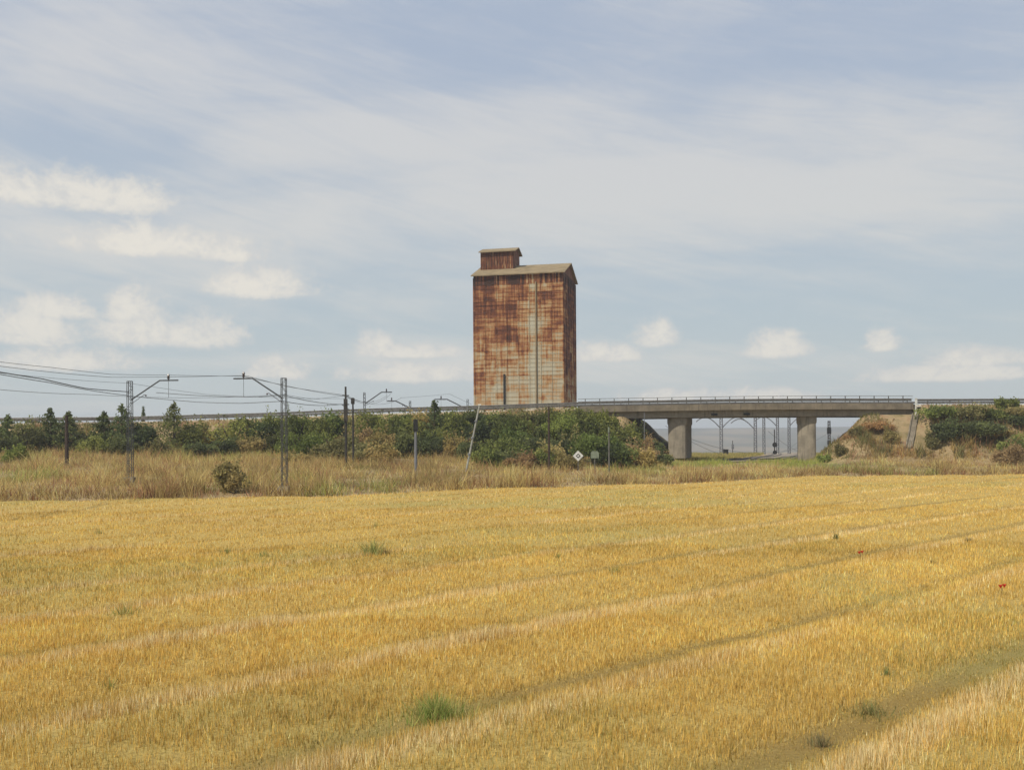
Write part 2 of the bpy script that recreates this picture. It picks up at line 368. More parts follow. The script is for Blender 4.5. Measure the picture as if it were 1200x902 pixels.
tag(grid_obj('ground', xs, ys, lambda x, y: terr(x, y) - .02 - .5 * np.clip(edge(x) - y - .5, 0, 1), M['ground']), kind='structure')
fx = np.arange(-110, 130, .45)
us = np.concatenate([np.linspace(0, .3, 20)[:-1], np.linspace(.3, 1, 420)])
# field sheet follows the crooked far edge exactly
FXg, U = np.meshgrid(fx, us); FYg = -40 + U * (edge(FXg) + 40); 
V = np.stack([FXg.ravel(), FYg.ravel(), (terr(FXg, FYg - .01) + .01).ravel()], 1); idx = np.arange(V.shape[0]).reshape(FXg.shape)
q = np.stack([idx[:-1, :-1], idx[:-1, 1:], idx[1:, 1:], idx[1:, :-1]], -1).reshape(-1, 4)
fo = mesh_obj('stubble_field', V, [tuple(int(i) for i in r) for r in q], M['field'], smooth=True); tag(fo, kind='structure')
ca = fo.data.color_attributes.new('Swath', 'FLOAT_COLOR', 'POINT'); sw = swath(V[:, 0], V[:, 1]); c4 = np.ones((len(V), 4)); c4[:, 0] = sw[0]; c4[:, 1] = sw[1]; c4[:, 2] = sw[2]; ca.data.foreach_set('color', c4.ravel())
# distant hills beyond the valley
hx = np.linspace(-3400, 3400, 160); hy = np.linspace(1300, 3450, 40)
def hillz(x, y):
    t_ = np.clip((y - 1300) / 1700, 0, 1); t_ = t_ * t_ * (3 - 2 * t_)
    return -16.5 + t_ * (43 + 12 * fbm(x * .0012 + 3, y * .0005, 3) + 5 * fbm(x * .006, y * .003, 3)) * np.where(y > 3000, 1 - (y - 3000) / 1500, 1)
tag(grid_obj('hills', hx, hy, hillz, M['hill']), kind='structure')

# railway: ballast and rails following a curve that passes under the bridge
TR = [(-44, 38), (-35.5, 62), (-26, 84), (-14, 99), (3, 112), (19, 123.5), (30.5, 136), (42, 158), (53, 190), (61, 230), (69, 290), (82, 420)]
def spline(pts, n=12):
    out = []
    for i in range(len(pts) - 1):
        p0, p1, p2, p3 = (Vector((*pts[max(0, min(len(pts) - 1, i + k))], 0)) for k in (-1, 0, 1, 2))
        for j in range(n):
            t_ = j / n; out.append(.5 * ((2 * p1) + (-p0 + p2) * t_ + (2 * p0 - 5 * p1 + 4 * p2 - p3) * t_ ** 2 + (-p0 + 3 * p1 - 3 * p2 + p3) * t_ ** 3))
    out.append(Vector((*pts[-1], 0))); return out
tr = [p for p in spline(TR) if p.y > 129]
bv, bf = [], []
for i, p in enumerate(tr):
    t_ = (tr[min(i + 1, len(tr) - 1)] - tr[max(i - 1, 0)]).normalized(); nrm = Vector((t_.y, -t_.x, 0))
    zb = tz(p.x, p.y)
    for off, dz_ in ((-4.9, -.3), (-4.0, .05), (4.0, .05), (4.9, -.3)):
        q_ = p + nrm * off; bv.append((q_.x, q_.y, zb + dz_))
for i in range(len(tr) - 1):
    for k in range(3): a = i * 4 + k; bf.append((a, a + 1, a + 5, a + 4))
tag(mesh_obj('railway_ballast', bv, bf, M['ballast'], smooth=False), kind='structure')
for off in (-3.0, -1.56, 1.56, 3.0):
    pts = []
    for i, p in enumerate(tr):
        t_ = (tr[min(i + 1, len(tr) - 1)] - tr[max(i - 1, 0)]).normalized(); q_ = p + Vector((t_.y, -t_.x, 0)) * off
        pts.append((q_.x, q_.y, tz(p.x, p.y) + .12))
    tag(MB().tube(pts, .075, 4).build('railway_rail', M['rail_steel']), kind='structure')

# road on the embankment and over the bridge
rx_ = np.arange(-240, 240, 2.0); mb = MB(); v0, f0 = [], []
for i, x in enumerate(rx_):
    z = float(roadz(x)); v0 += [(x, RY0 + .75, z + .08), (x, RY1 - .75, z + .08), (x, RY0 + .75, z - .25), (x, RY1 - .75, z - .25)]
    if i: a = (i - 1) * 4; f0 += [(a, a + 4, a + 5, a + 1), (a, a + 2, a + 6, a + 4), (a + 1, a + 5, a + 7, a + 3)]
tag(mesh_obj('road', v0, f0, M['asphalt']), kind='structure')
lv, lf = [], []
for ye in (RY0 + 1.0, RY1 - 1.15, 140.12):
    for i, x in enumerate(rx_[:-1]):
        if ye == 140.12 and i % 4 > 1: continue
        b = len(lv); z0, z1 = float(roadz(x)) + .086, float(roadz(x + 2)) + .086
        lv += [(x, ye, z0), (x + 2, ye, z1), (x + 2, ye + .15, z1), (x, ye + .15, z0)]; lf.append((b, b + 1, b + 2, b + 3))
tag(mesh_obj('road_markings', lv, lf, M['white_paint']), kind='structure')
# pale gravel verge beside the road (left and right of the deck)
M['gravel'] = simple('pale_gravel_shoulder', (.42, .37, .29), .95, 0, .2, 2)
for nm, xa, xb in (('road_shoulder', -240, AX0 - .1), ('road_shoulder', AX1 + .1, 240)):
    v0, f0 = [], []; n_ = int((xb - xa) / 2) + 1
    for i in range(n_ + 1):
        x = xa + (xb - xa) * i / n_; z = float(roadz(x)); b = len(v0)
        v0 += [(x, RY0 - 1.1, z - .32), (x, RY0 - .55, z + .03), (x, RY0 + .78, z + .05)]
        if i: f0 += [(b - 3, b, b + 1, b - 2), (b - 2, b + 1, b + 2, b - 1)]
    tag(mesh_obj(nm, v0, f0, M['gravel']), kind='structure')

# ------------------------------------------------------------------ bridge
br = empty('road_bridge', (31.5, 140.2, 0), 'long flat concrete road bridge on two wall piers crossing the railway', 'bridge')
def loc(mb, o=(31.5, 140.2, 0)): mb.v = [(a - o[0], b - o[1], c - o[2]) for a, b, c in mb.v]; return mb
def deck_part(y0, y1, t0, t1):
    mb = MB(); n_ = 24
    for i in range(n_ + 1):
        x = AX0 + (AX1 - AX0) * i / n_; z = float(roadz(x)); mb.v += [(x, y0, z + t0), (x, y1, z + t0), (x, y1, z + t1), (x, y0, z + t1)]
        if i:
            a = (i - 1) * 4
            for k in range(4): mb.f.append((a + k, a + 4 + k, a + 4 + (k + 1) % 4, a + (k + 1) % 4))
    mb.f += [(0, 1, 2, 3), (n_ * 4 + 3, n_ * 4 + 2, n_ * 4 + 1, n_ * 4)]; return loc(mb)
deck_part(RY0 - .3, RY1 + .3, -.42, .06).build('deck_slab', M['deck_edge'], br)
deck_part(RY0 - .38, RY0 + .10, -.62, .20).build('edge_beam', M['deck_edge'], br)
deck_part(RY1 - .10, RY1 + .38, -.62, .20).build('edge_beam', M['deck_edge'], br)
for gy in (RY0 + .55, RY0 + 3.4, RY0 + 6.3, RY1 - .95):
    deck_part(gy - .28, gy + .28, -1.52, -.425).build('girder', M['concrete'], br)
for pa, pb in ((783, 812), (935, 960)):
    L = Vector((.27, .963, 0)); xn = P(pa, 515, 136.3).x + 1.22; z1 = float(roadz(xn)) - 1.53; z0 = tz(xn, 140) - 1
    def stadium(r, len_, ox=0):
        nrm = Vector((L.y, -L.x, 0)); o = Vector((xn, 136.3, 0)) ; pts = []
        for k in range(9):
            th = math.pi * k / 8; d = -L * math.sin(th) * r * .3 + nrm * math.cos(th) * r; pts.append(o + d)
        for k in range(9):
            th = math.pi * k / 8; d = L * math.sin(th) * r * .3 - nrm * math.cos(th) * r; pts.append(o + L * len_ + d)
        return [(p.x, p.y) for p in pts]
    pr = loc(MB().prism(stadium(1.2, 8), z0, z1 - 1.05)).build('pier', M['concrete'], br)
    cb_ = MB(); a_, b_ = stadium(1.2, 8), stadium(1.32, 8); n_ = len(a_)
    for poly, z in ((a_, z1 - 1.047), (b_, z1 - .75), (b_, z1)): cb_.v += [(x, y, z) for x, y in poly]
    for k in range(2):
        for i in range(n_): j = (i + 1) % n_; cb_.f.append((k * n_ + i, k * n_ + j, (k + 1) * n_ + j, (k + 1) * n_ + i))
    cb_.f += [tuple(reversed(range(n_))), tuple(2 * n_ + i for i in range(n_))]
    loc(cb_).build('pier_cap', M['concrete'], pr)
for xa in (AX0 - .1, AX1 + .6):
    z = float(roadz(xa)); loc(MB().box((xa, 140.2, z - 1.6), (1.0, 10.4, 2.9))).build('abutment', M['concrete'], br)
# drainage downpipes under the deck
for px in (838, 876):
    x = P(px, 515, 135).x; z = float(roadz(x)); loc(MB().box((x, RY0 + .15, z - 1.18), (.8, .25, .28))).build('drain_outlet', M['black'], br)
# parapet end post (white) at the right abutment
x = P(1073.5, 470, 134.6).x; z = float(roadz(x))
o = MB().box((0, 0, 0), (.24, .24, 2.2)).box((0, 0, 1.12), (.3, .3, .08)).build('marker_post', M['white_paint']); o.location = (x, RY0 - .62, z - .3)
tag(o, 'short white post standing at the right end of the bridge', 'post')

# guardrails and pedestrian handrail
def rail_thing(name, y, xa, xb, label, cat, zb, hb, step, mat, extra=None, pw=.09, ph=None, group=None):
    xm = (xa + xb) / 2; t = empty(name, (xm, y, float(roadz(xm))), label, cat, group); z0 = float(roadz(xm))
    mb = MB(); n_ = int((xb - xa) / 2); b0 = []
    pts = [(xa + (xb - xa) * i / n_) for i in range(n_ + 1)]
    prof = [(-.03, -hb / 2), (-.09, -hb / 4), (-.03, 0), (-.09, hb / 4), (-.03, hb / 2), (0.02, hb / 2), (0.02, -hb / 2)] if hb > .15 else [(-.03, -hb / 2), (.03, -hb / 2), (.03, hb / 2), (-.03, hb / 2)]
    k_ = len(prof)
    for i, x in enumerate(pts):
        z = float(roadz(x)) - z0 + zb
        for a, b in prof: mb.v.append((x - xm, a, z + b))
        if i:
            for k in range(k_): a = (i - 1) * k_; mb.f.append((a + k, a + (k + 1) % k_, a + k_ + (k + 1) % k_, a + k_ + k))
    mb.build('rail_beam', mat, t)
    if extra:
        m2 = MB().tube([(x - xm, 0, float(roadz(x)) - z0 + extra) for x in pts], .032, 5); m2.build('lower_bar', mat, t)
    ph = ph or zb + hb / 2 - .02
    pm = MB().box((0, .07, ph / 2 - .1), (pw, .09, ph + .2)).v; base = None; x = xa + step / 2
    while x < xb:
        if base is None: p = MB().box((0, .07, ph / 2 - .1), (pw, .09, ph + .2)).build('post', mat, t); base = p
        else: p = base.copy(); COL.objects.link(p); p.parent = t
        p.location = (x - xm, 0, float(roadz(x)) - z0); x += step
    return t
rail_thing('guardrail', RY0 - .15 - .35, -88, AX0, 'long grey metal guardrail on the embankment left of the bridge, behind the bushes', 'guardrail', .62, .3, 3.0, M['rail_steel'])
rail_thing('guardrail', RY0 + .35, AX0, AX1, 'grey metal guardrail along the near side of the bridge deck', 'guardrail', .68, .3, 3.9, M['rail_steel'])
rail_thing('guardrail', RY0 - .5, AX1 + .4, 96, 'grey metal guardrail on top of the dry embankment right of the bridge', 'guardrail', .62, .3, 3.0, M['rail_steel'])
rail_thing('guardrail', RY1 + .0, -88, 96, 'far guardrail across the road, seen as a thin line behind the near one', 'guardrail', .66, .28, 4.0, M['rail_steel'])
rail_thing('handrail', RY0 - .12, AX0, AX1, 'slim pedestrian handrail with upright posts on the edge of the bridge deck', 'handrail', 1.2, .06, 1.96, M['rail_steel'], extra=.85, pw=.10)

# concrete drainage chute on the right slope
x0, y0 = P(1073, 489, 133.9).x, 133.9; x1, y1 = P(1060, 518, 128).x, 126.6
mb = MB(); nseg = 10; pr = [(-.42, .18), (-.42, .28), (-.28, .28), (-.2, .08), (.2, .08), (.28, .28), (.42, .28), (.42, .18)]
for i in range(nseg + 1):
    t_ = i / nseg; x = x0 + (x1 - x0) * t_; y = y0 + (y1 - y0) * t_; z = tz(x, y) + .05
    for a, b in pr: mb.v.append((x + a * 1.1, y, z + b))
    if i:
        for k in range(7): a = (i - 1) * 8 + k; mb.f.append((a, a + 1, a + 9, a + 8))
tag(mb.build('drainage_chute', M['deck_edge']), 'grey concrete drainage chute running down the right embankment slope', 'drain')

# ------------------------------------------------------------------ grain silo
TH = rad(13.0); W_, D_, ZE, ZR = 15.7, 12.6, 32.0, 34.15
cr = P(660, 320, 168); c_, s_ = math.cos(TH), math.sin(TH)
ctr = Vector((cr.x - W_ / 2 * c_ + D_ / 2 * s_, 168 + W_ / 2 * s_ + D_ / 2 * c_, 1.0))
si = empty('grain_silo', ctr, 'tall rust-streaked metal grain silo with a gabled roof and rooftop hut', 'silo', rz=-TH)
ZE = cr.z - 1.0 + .25
MB().box((0, 0, ZE / 2), (W_, D_, ZE)).build('wall', M['silo'], si)
g = MB().prism([(-D_ / 2 + .05, ZE + .002), (D_ / 2 - .05, ZE + .002), (0, ZE + 2.3)], -W_ / 2 + .04, W_ / 2 - .04, 'x'); g.build('gable', M['silo_dark'], si)
OV = .55; rt = MB()
for s in (-1, 1):
    h = D_ / 2 + OV; zt = 2.5; sl = zt / h
    rt.prism([(0, ZE + zt), (s * h, ZE - .05), (s * h, ZE - .22), (0, ZE + zt - .17)][::s], -W_ / 2 - OV * .6, W_ / 2 + OV * .7, 'x')
rt.build('roof', M['silo_roof'], si)
# vertical ribs and horizontal flanges
vr = MB(); vx = [-W_ / 2 + .08 + i * (W_ - .16) / 8 for i in range(9)]
for i, x in enumerate(vx): vr.box((x, -D_ / 2 - .05, ZE / 2 - .2), (.16 if i % 2 == 0 else .06, .06, ZE - .5))
for i in range(6): y = -D_ / 2 + .1 + i * (D_ - .2) / 5; vr.box((W_ / 2 + .05, y, ZE / 2 - .2), (.11, .12, ZE - .5))
for i in range(6): y = -D_ / 2 + .1 + i * (D_ - .2) / 5; vr.box((-W_ / 2 - .05, y, ZE / 2 - .2), (.11, .12, ZE - .5))
vr.build('vertical_ribs', M['silo'], si)
hf = MB(); z = .71
while z < ZE - 1:
    hf.box((0, -D_ / 2 - .03, z), (W_ - .3, .03, .05)); hf.box((W_ / 2 + .015, 0, z), (.03, D_ - .3, .05)); z += .71
hf.build('horizontal_flanges', M['silo'], si)
# cable / ladder cage slot and small hatches
sx = -W_ / 2 + (591 - 555) / 105 * W_
MB().box((sx, -D_ / 2 - .16, 9.0), (.3, .16, 11)).build('chute', M['black'], si)
MB().box((sx - 1.2, -D_ / 2 - .06, 5.8), (.55, .14, 2.4)).build('hatch', M['silo_dark'], si)
MB().tube([(sx + 5.6, -D_ / 2 - .16, 1), (sx + 5.6, -D_ / 2 - .16, ZE - 1.5)], .12, 8).build('downpipe', M['silo_roof'], si)
# rooftop hut
hx0, hx1 = -W_ / 2 + .3, -W_ / 2 + 6.3; hz0 = ZE + .9; hz1 = ZE + 4.65
hut = MB(); hut.box(((hx0 + hx1) / 2, -.2, (hz0 + hz1) / 2 - .6), (hx1 - hx0, 4.6, hz1 - hz0 + 1.2)).build('rooftop_hut', M['silo_dark'], si)
hutp = si.children[-1]
for i in range(12):
    x = hx0 + .3 + i * (hx1 - hx0 - .6) / 11
hr = MB()
for i in range(13): hr.box((hx0 + .1 + i * (hx1 - hx0 - .2) / 12, -2.53, (hz0 + hz1) / 2 + .4), (.13, .06, 3.0))
hr.build('cladding_ribs', M['silo'], hutp)
r2 = MB()
for s in (-1, 1): r2.prism([(-.2, hz1 + 1.0), (-.2 + s * 2.8, hz1 + .02), (-.2 + s * 2.8, hz1 - .13), (-.2, hz1 + .85)][::s], hx0 - .25, hx1 + .45, 'x')
r2.build('hut_roof', M['silo_roof'], hutp)
MB().prism([(-2.45, hz1 + .003), (2.05, hz1 + .003), (-.2, hz1 + .84)], hx0 + .02, hx1 - .02, 'x').build('hut_gable', M['silo_dark'], hutp)

# ------------------------------------------------------------------ railway masts
def lattice(h, w, mat, name, parent, r=.035):
    mb = MB()
    for sx_ in (-1, 1):
        for sy_ in (-1, 1): mb.tube([(sx_ * w / 2, sy_ * w / 3, -1.2), (sx_ * w / 2 * .82, sy_ * w / 3, h)], r, 4)
    n_ = int(h / .55)
    for i in range(n_):
        za, zb = i * h / n_, (i + 1) * h / n_; s = 1 if i % 2 else -1
        for sy_ in (-1, 1): mb.tube([(-s * w / 2 * .95, sy_ * w / 3, za), (s * w / 2 * .9, sy_ * w / 3, zb)], r * .55, 4)
    mb.box((0, 0, h + .02), (w * .9, w * .75, .05)); return mb.build(name, mat, parent)
def make_mast(px, Y, topy, arm, label, group=None, w=.44, mat='steel', rz=0, name='catenary_mast', arm_len=4.9, arm_drop=1.55, curved=False, r=.035, flat=.9):
    p = P(px, topy, Y); zb = tz(p.x, p.y); h = p.z - zb
    t = empty(name, (p.x, p.y, zb), label, 'mast', group, rz)
    lattice(h, w, M[mat], 'lattice_shaft', t, r)
    MB().box((0, 0, .1), (.9, .9, .7)).build('footing', M['concrete'], t)
    for s in arm:
        z1 = h + .05; z0 = h - arm_drop; L_ = arm_len; hx_ = s * L_ * .62
        if curved: pts = [(s * w * .4, 0, z0)] + [(s * (w * .4 + L_ * k / 10), 0, z0 + arm_drop * .72 * math.sin(k / 10 * math.pi * .80)) for k in range(1, 11)]
        else: pts = [(s * w * .4, 0, z0), (hx_, 0, z1), (s * L_, 0, z1)]
        a = MB().tube(pts, r * 1.7 if not curved else r * 1.4, 6).build('arm', M[mat], t)
        if not curved:
            xi = s * L_ * .80
            ins = MB().tube([(xi, 0, z1), (xi, 0, z1 + .12), (xi, 0, z1 + .14), (xi, 0, z1 + .24), (xi, 0, z1 + .26), (xi, 0, z1 + .40), (xi, 0, z1 + .56)], [.05, .05, .12, .12, .07, .12, .04], 8).build('insulator', M['insul'], a)
            MB().tube([(xi, 0, z1), (xi, 0, z1 - 1.5)], .018, 4).build('hanger', M['wire'], a)
            MB().tube([(s * w * .4, 0, z0 - .35), (s * L_ * .30, 0, z0 + .40), (s * L_ * .34, 0, z0 + .3)], [.025, .025, .09], 5).build('steady_arm', M['insul'], a)
    return t, p
g_ = 'railway masts along the line'
make_mast(152, 86, 447, (1,), 'lattice railway mast with arm to the right, leftmost of the masts, left of the trees', g_, rz=-.12, arm_len=4.4)
make_mast(332.5, 80, 443.5, (-1,), 'lattice railway mast with a single arm reaching left, standing before green bushes', g_, rz=-.12, arm_len=4.2)
def far_mast(px, Y, topy, arm, label, **k): return make_mast(px, Y, topy, arm, label, g_, **k)
far_mast(427, 155, 460, (1,), 'distant mast with bracket arm rising just right of the two dark poles', w=.3, arm_len=4.3, arm_drop=1.7, r=.05)
far_mast(480.5, 156, 470, (-1,), 'distant mast behind the road whose arm reaches left over the guardrail', w=.3, arm_len=3.6, arm_drop=1.0, r=.05)
far_mast(548, 156, 468, (-1,), 'distant mast just left of the silo with its arm reaching left', w=.3, arm_len=5.2, arm_drop=1.5, r=.05)
k_ = dict(w=.62, mat='far_steel', curved=True, arm_len=5.4, arm_drop=3.3, r=.085)
far_mast(845, 225, 484, (-1, 1), 'grey mast with arms on both sides seen under the bridge beside the left pier', **k_)
far_mast(885, 232, 486, (-1,), 'grey mast under the bridge with curved arm to the left, middle of the opening', **k_)
far_mast(895, 262, 484, (), 'plain grey mast under the bridge just right of the curved-arm mast', **k_)
far_mast(911, 255, 484, (-1,), 'grey mast behind the round-headed signal under the bridge', **k_)
far_mast(924.5, 262, 484, (1,), 'grey mast under the bridge nearest the right pier, its arm towards the pier', **k_)
# tension structure: slim tower right of the right pier
p = P(971.5, 493, 220); zb = tz(p.x, p.y); t = empty('signal_tower', (p.x, p.y, zb), 'dark slender tower seen between right pier and right embankment', 'mast')
lattice(p.z - zb, .5, M['dark_steel'], 'lattice_shaft', t, .07); MB().box((0, 0, p.z - zb - 2.2), (.8, .5, 1.4)).build('equipment_box', M['black'], t); MB().box((0, 0, p.z - zb - 4.8), (.7, .5, .9)).build('equipment_box', M['black'], t)

# signal with round heads under the bridge
p = P(907.5, 503, 190); zb = tz(p.x, p.y); t = empty('railway_signal', (p.x, p.y, zb), 'dark railway signal with two round heads under the bridge', 'signal')
h = p.z - zb; MB().tube([(0, 0, -.6), (0, 0, h)], .10, 8).build('pole', M['dark_steel'], t)
for zz, rr in ((P(907, 521, 190).z - zb, .46), (P(907, 530, 190).z - zb, .40)):
    hd = MB().prism([(rr * math.cos(a * math.pi / 8), zz + rr * math.sin(a * math.pi / 8)) for a in range(16)], -.32, -.14, 'y').build('signal_head', M['black'], t)
    MB().prism([(.13 * math.cos(a * math.pi / 6), zz + .13 * math.sin(a * math.pi / 6)) for a in range(12)], -.36, -.322, 'y').build('lens', M['dark_steel'], hd)
p = P(858.5, 516, 190); zb = tz(p.x, p.y); t = empty('marker_post', (p.x, p.y, zb), 'small dark post beyond the bridge with a low box on it', 'post'); h = p.z - zb
MB().tube([(0, 0, -.5), (0, 0, h)], .06, 6).build('pole', M['dark_steel'], t); MB().box((0, -.1, h * .55), (.42, .25, .9)).build('box', M['far_steel'], t)
p = P(850.5, 534, 185); zb = tz(p.x, p.y); t = empty('trackside_cabinet', (p.x, p.y, zb), 'small black trackside cabinet at the foot of the grey mast beyond the bridge', 'cabinet')
MB().box((0, 0, .45), (.85, .6, 1.1)).build('cabinet_body', M['black'], t); MB().box((0, 0, 1.03), (.95, .7, .06)).build('cabinet_roof', M['dark_steel'], t)
# ballast-side signal by the left slope
p = P(743.5, 488, 160); zb = tz(p.x, p.y); t = empty('railway_signal', (p.x, p.y, zb), 'thin railway signal post with small grey heads left of the left pier', 'signal'); h = p.z - zb
MB().tube([(0, 0, -.5), (0, 0, h + 1.5)], .05, 6).build('pole', M['far_steel'], t)
for dzz in (0, -.7): MB().box((0, -.12, h + dzz - .4), (.4, .2, .5)).build('signal_head', M['far_steel'], t)

# ------------------------------------------------------------------ poles in front
def pole(px, topy, Y, r, mat, label, cat='pole', name='utility_pole', lean=0, cross=False, cap=True, boty=None):
    p = P(px, topy, Y); zb = tz(p.x, p.y); h = p.z - zb; t = empty(name, (p.x, p.y, zb), label, cat)
    MB().tube([(lean * -1 * h, 0, -.8), (lean * -.5 * h, 0, h * .5), (0, 0, h)], [r * 1.25, r * 1.1, r * .85], 8).build('shaft', M[mat], t)
    if cross: MB().box((0, 0, h - .6), (1.0, .12, .14)).build('crossarm', M[mat], t)
    return t, h
pole(78, 486.5, 104, .17, 'wood', 'dark wooden pole standing before the conifers at the left, tree-high')
t, h = pole(405, 453, 101, .115, 'dark_steel', 'tall dark pole, the taller of the pair left of the silo')
MB().box((0, -.05, h - 2.4), (.36, .3, 2.3)).build('equipment_box', M['dark_steel'], t)
for k in range(3): MB().tube([(-.35, 0, h - .9 - k * .9), (.35, 0, h - .9 - k * .9)], .05, 5).build('bracket', M['dark_steel'], t)
t, h = pole(413.5, 466, 103, .095, 'dark_steel', 'shorter dark pole, right-hand one of the pair left of the silo')
MB().box((0, -.05, h - .35), (.34, .3, .6)).build('equipment_box', M['dark_steel'], t)
t, h = pole(487, 497, 92, .13, 'far_steel', 'pale grey post with a black head standing in dry grass before dark bushes', 'signal', 'signal_post')
MB().box((0, 0, h - .1), (.38, .3, 1.1)).build('signal_head', M['black'], t)
p0, p1 = P(545.5, 545, 100), P(562, 474, 100); zb = tz(p0.x, p0.y); t = empty('leaning_pole', (p0.x, p0.y, zb), 'pale pole leaning to the right in front of the silo\'s left corner', 'pole')
MB().tube([(0, 0, -.3), ((p1.x - p0.x), 0, p1.z - zb)], [.11, .085], 8).build('shaft', M['pale_pole'], t)
MB().box((p1.x - p0.x, 0, p1.z - zb), (.3, .2, .12)).build('cap', M['white_paint'], t)
for k in (.25, .5, .75): q_ = Vector(((p1.x - p0.x) * k, 0, (p1.z - zb) * k)); MB().tube([q_ + Vector((-.02, 0, -.08)), q_ + Vector((.02, 0, .08))], .16, 8).build('band', M['far_steel'], t)
pole(643, 476, 104, .11, 'wood', 'thin dark pole in front of the silo base among shrubs')
t, h = pole(713.5, 501, 106, .07, 'rail_steel', 'slim short post with pale top in front of shrubs near the two small signs', 'post', 'marker_post')
MB().tube([(0, 0, h - .5), (0, 0, h + .05)], .10, 8).build('post_top', M['sign_grey'], t)
pole(755, 483, 128, .05, 'far_steel', 'thin grey post on the slope at the left pier of the bridge', 'post', 'marker_post')
# small trackside signs
def sign(px, py, Y, s, diamond, label, mat):
    p = P(px, py, Y); zb = tz(p.x, p.y); t = empty('trackside_sign', (p.x, p.y, zb), label, 'sign', rz=0); h = p.z - zb
    MB().tube([(0, .06, -.5), (0, .06, h)], .045, 6).build('post', M['rail_steel'], t)
    if diamond:
        MB().prism([(s, h), (0, h + s), (-s, h), (0, h - s)], -.03, .03, 'y').build('plate', M['white_paint'], t)
        MB().prism([(s * .45, h), (0, h + s * .45), (-s * .45, h), (0, h - s * .45)], -.045, -.032, 'y').build('mark', M['dark_steel'], t)
        MB().prism([(s * .22, h), (0, h + s * .22), (-s * .22, h), (0, h - s * .22)], -.06, -.047, 'y').build('mark_centre', M['white_paint'], t)
    else:
        MB().prism([(-s, h - s * .8), (s, h - s * .8), (s, h + s * .6), (s * .6, h + s), (-s * .6, h + s), (-s, h + s * .6)], -.03, .03, 'y').build('plate', M[mat], t)
sign(677.5, 534, 103, .55, True, 'white diamond sign with dark centre at the foot of the shrubs', 'white_paint')
sign(697, 533, 104, .42, False, 'faded grey-green plate beside the white diamond sign', 'sign_grey')

# ------------------------------------------------------------------ overhead wires
def wire(pts, r, label, cat='wire'):
    P3 = [P(*q) for q in pts]; out = []
    for a, b in zip(P3[:-1], P3[1:]):
        L_ = (b - a).length; n_ = max(3, int(L_ / 2.5)); sag = .0004 * L_ * L_
        for i in range(n_): t_ = i / n_; q = a.lerp(b, t_); q.z -= 4 * sag * t_ * (1 - t_); out.append(q)
    out.append(P3[-1]); o0 = out[0].copy()
    o = MB().tube([q - o0 for q in out], r, 4).build('overhead_wire', M['wire']); o.location = o0
    tag(o, label, cat, 'overhead wires along the railway')
wire([(-180, 404, 52), (0, 424, 70), (60, 430.5, 76), (130, 438.5, 82), (200, 439.5, 86), (290, 440.5, 94), (336, 453, 97), (405, 463, 101)], .022, 'uppermost thin overhead wire, reaching the arm of the left mast')
wire([(-180, 412, 50), (0, 429, 64), (130, 442, 76), (282, 440, 80.5), (336, 452, 88), (404, 464, 102), (458, 461.5, 155)], .022, 'thin wire over the arm tip of the mast before green bushes')
wire([(-180, 408, 50), (0, 436, 66), (50, 444, 71), (100, 455, 78), (151, 459, 86)], .045, 'thick dark wire sloping down to the left mast, upper of the pair')
wire([(-180, 414, 50), (0, 438.5, 65), (60, 448.5, 71), (110, 458, 79), (151, 463.5, 86)], .032, 'thick dark wire sloping down to the left mast, lower of the pair')
wire([(-180, 446, 50), (0, 456.5, 64), (100, 462, 76), (200, 466, 85), (332, 462, 100), (366, 468, 102), (404, 463.5, 108), (454, 463, 155)], .02, 'lowest thin wire at the left, running on past the left mast')
wire([(183, 460, 86), (233, 463.5, 86), (300, 465, 80), (332, 463, 80), (405, 474, 101)], .034, 'upper dark wire strung between the two lattice masts with arms')
wire([(152, 464, 86), (230, 471, 86), (282, 472.5, 82), (332, 470, 80), (400, 473.5, 104), (450, 480, 155)], .034, 'lower dark wire strung between the two lattice masts with arms')
wire([(0, 437, 78), (152, 449, 92), (240, 462, 98), (332, 466, 106), (405, 467, 112)], .018, 'faint thin wire behind the left mast, crossing below the arms')
wire([(405, 463, 101), (470, 466, 150), (527, 461.5, 156), (553, 474, 158)], .022, 'thin wire between the tall dark pole and the mast left of the silo')
for (a, b, l) in (((780, 499, 150), (950, 503.5, 262), 'thin upper wire crossing the opening beneath the bridge'), ((790, 506, 150), (975, 504, 240), 'thin wire below it, beneath the bridge, ending at the dark tower'), ((900, 505, 190), (1010, 506.5, 300), 'thin wire right of the right pier beneath the bridge')):
    wire([a, b], .028, l)

# ------------------------------------------------------------------ blades (stubble, dry grass)
def blades(name, x, y, z, h, wd, col, mat, lean=.25, seed=0, bend=False):
    r = np.random.RandomState(seed); n = len(x); th = r.rand(n) * np.pi * 2; ph = r.rand(n) * np.pi * 2
    l = h * lean * r.randn(n)
    cx, cy = np.cos(th) * wd / 2, np.sin(th) * wd / 2
    V = np.zeros((n, 3, 3)); V[:, 0] = np.stack([x - cx, y - cy, z - .02], 1); V[:, 1] = np.stack([x + cx, y + cy, z - .02], 1)
    V[:, 2] = np.stack([x + l * np.cos(ph), y + l * np.sin(ph), z + h], 1)
    me = bpy.data.meshes.new(name); me.vertices.add(3 * n); me.vertices.foreach_set('co', V.ravel())
    me.loops.add(3 * n); me.loops.foreach_set('vertex_index', np.arange(3 * n)); me.polygons.add(n)
    me.polygons.foreach_set('loop_start', np.arange(n) * 3); me.polygons.foreach_set('loop_total', np.full(n, 3)); me.update()
    ca = me.color_attributes.new('Col', 'FLOAT_COLOR', 'POINT'); c4 = np.ones((n, 3, 4)); c4[:, :, :3] = col[:, None, :]
    ca.data.foreach_set('color', c4.ravel()); me.materials.append(mat); return link(bpy.data.objects.new(name, me))
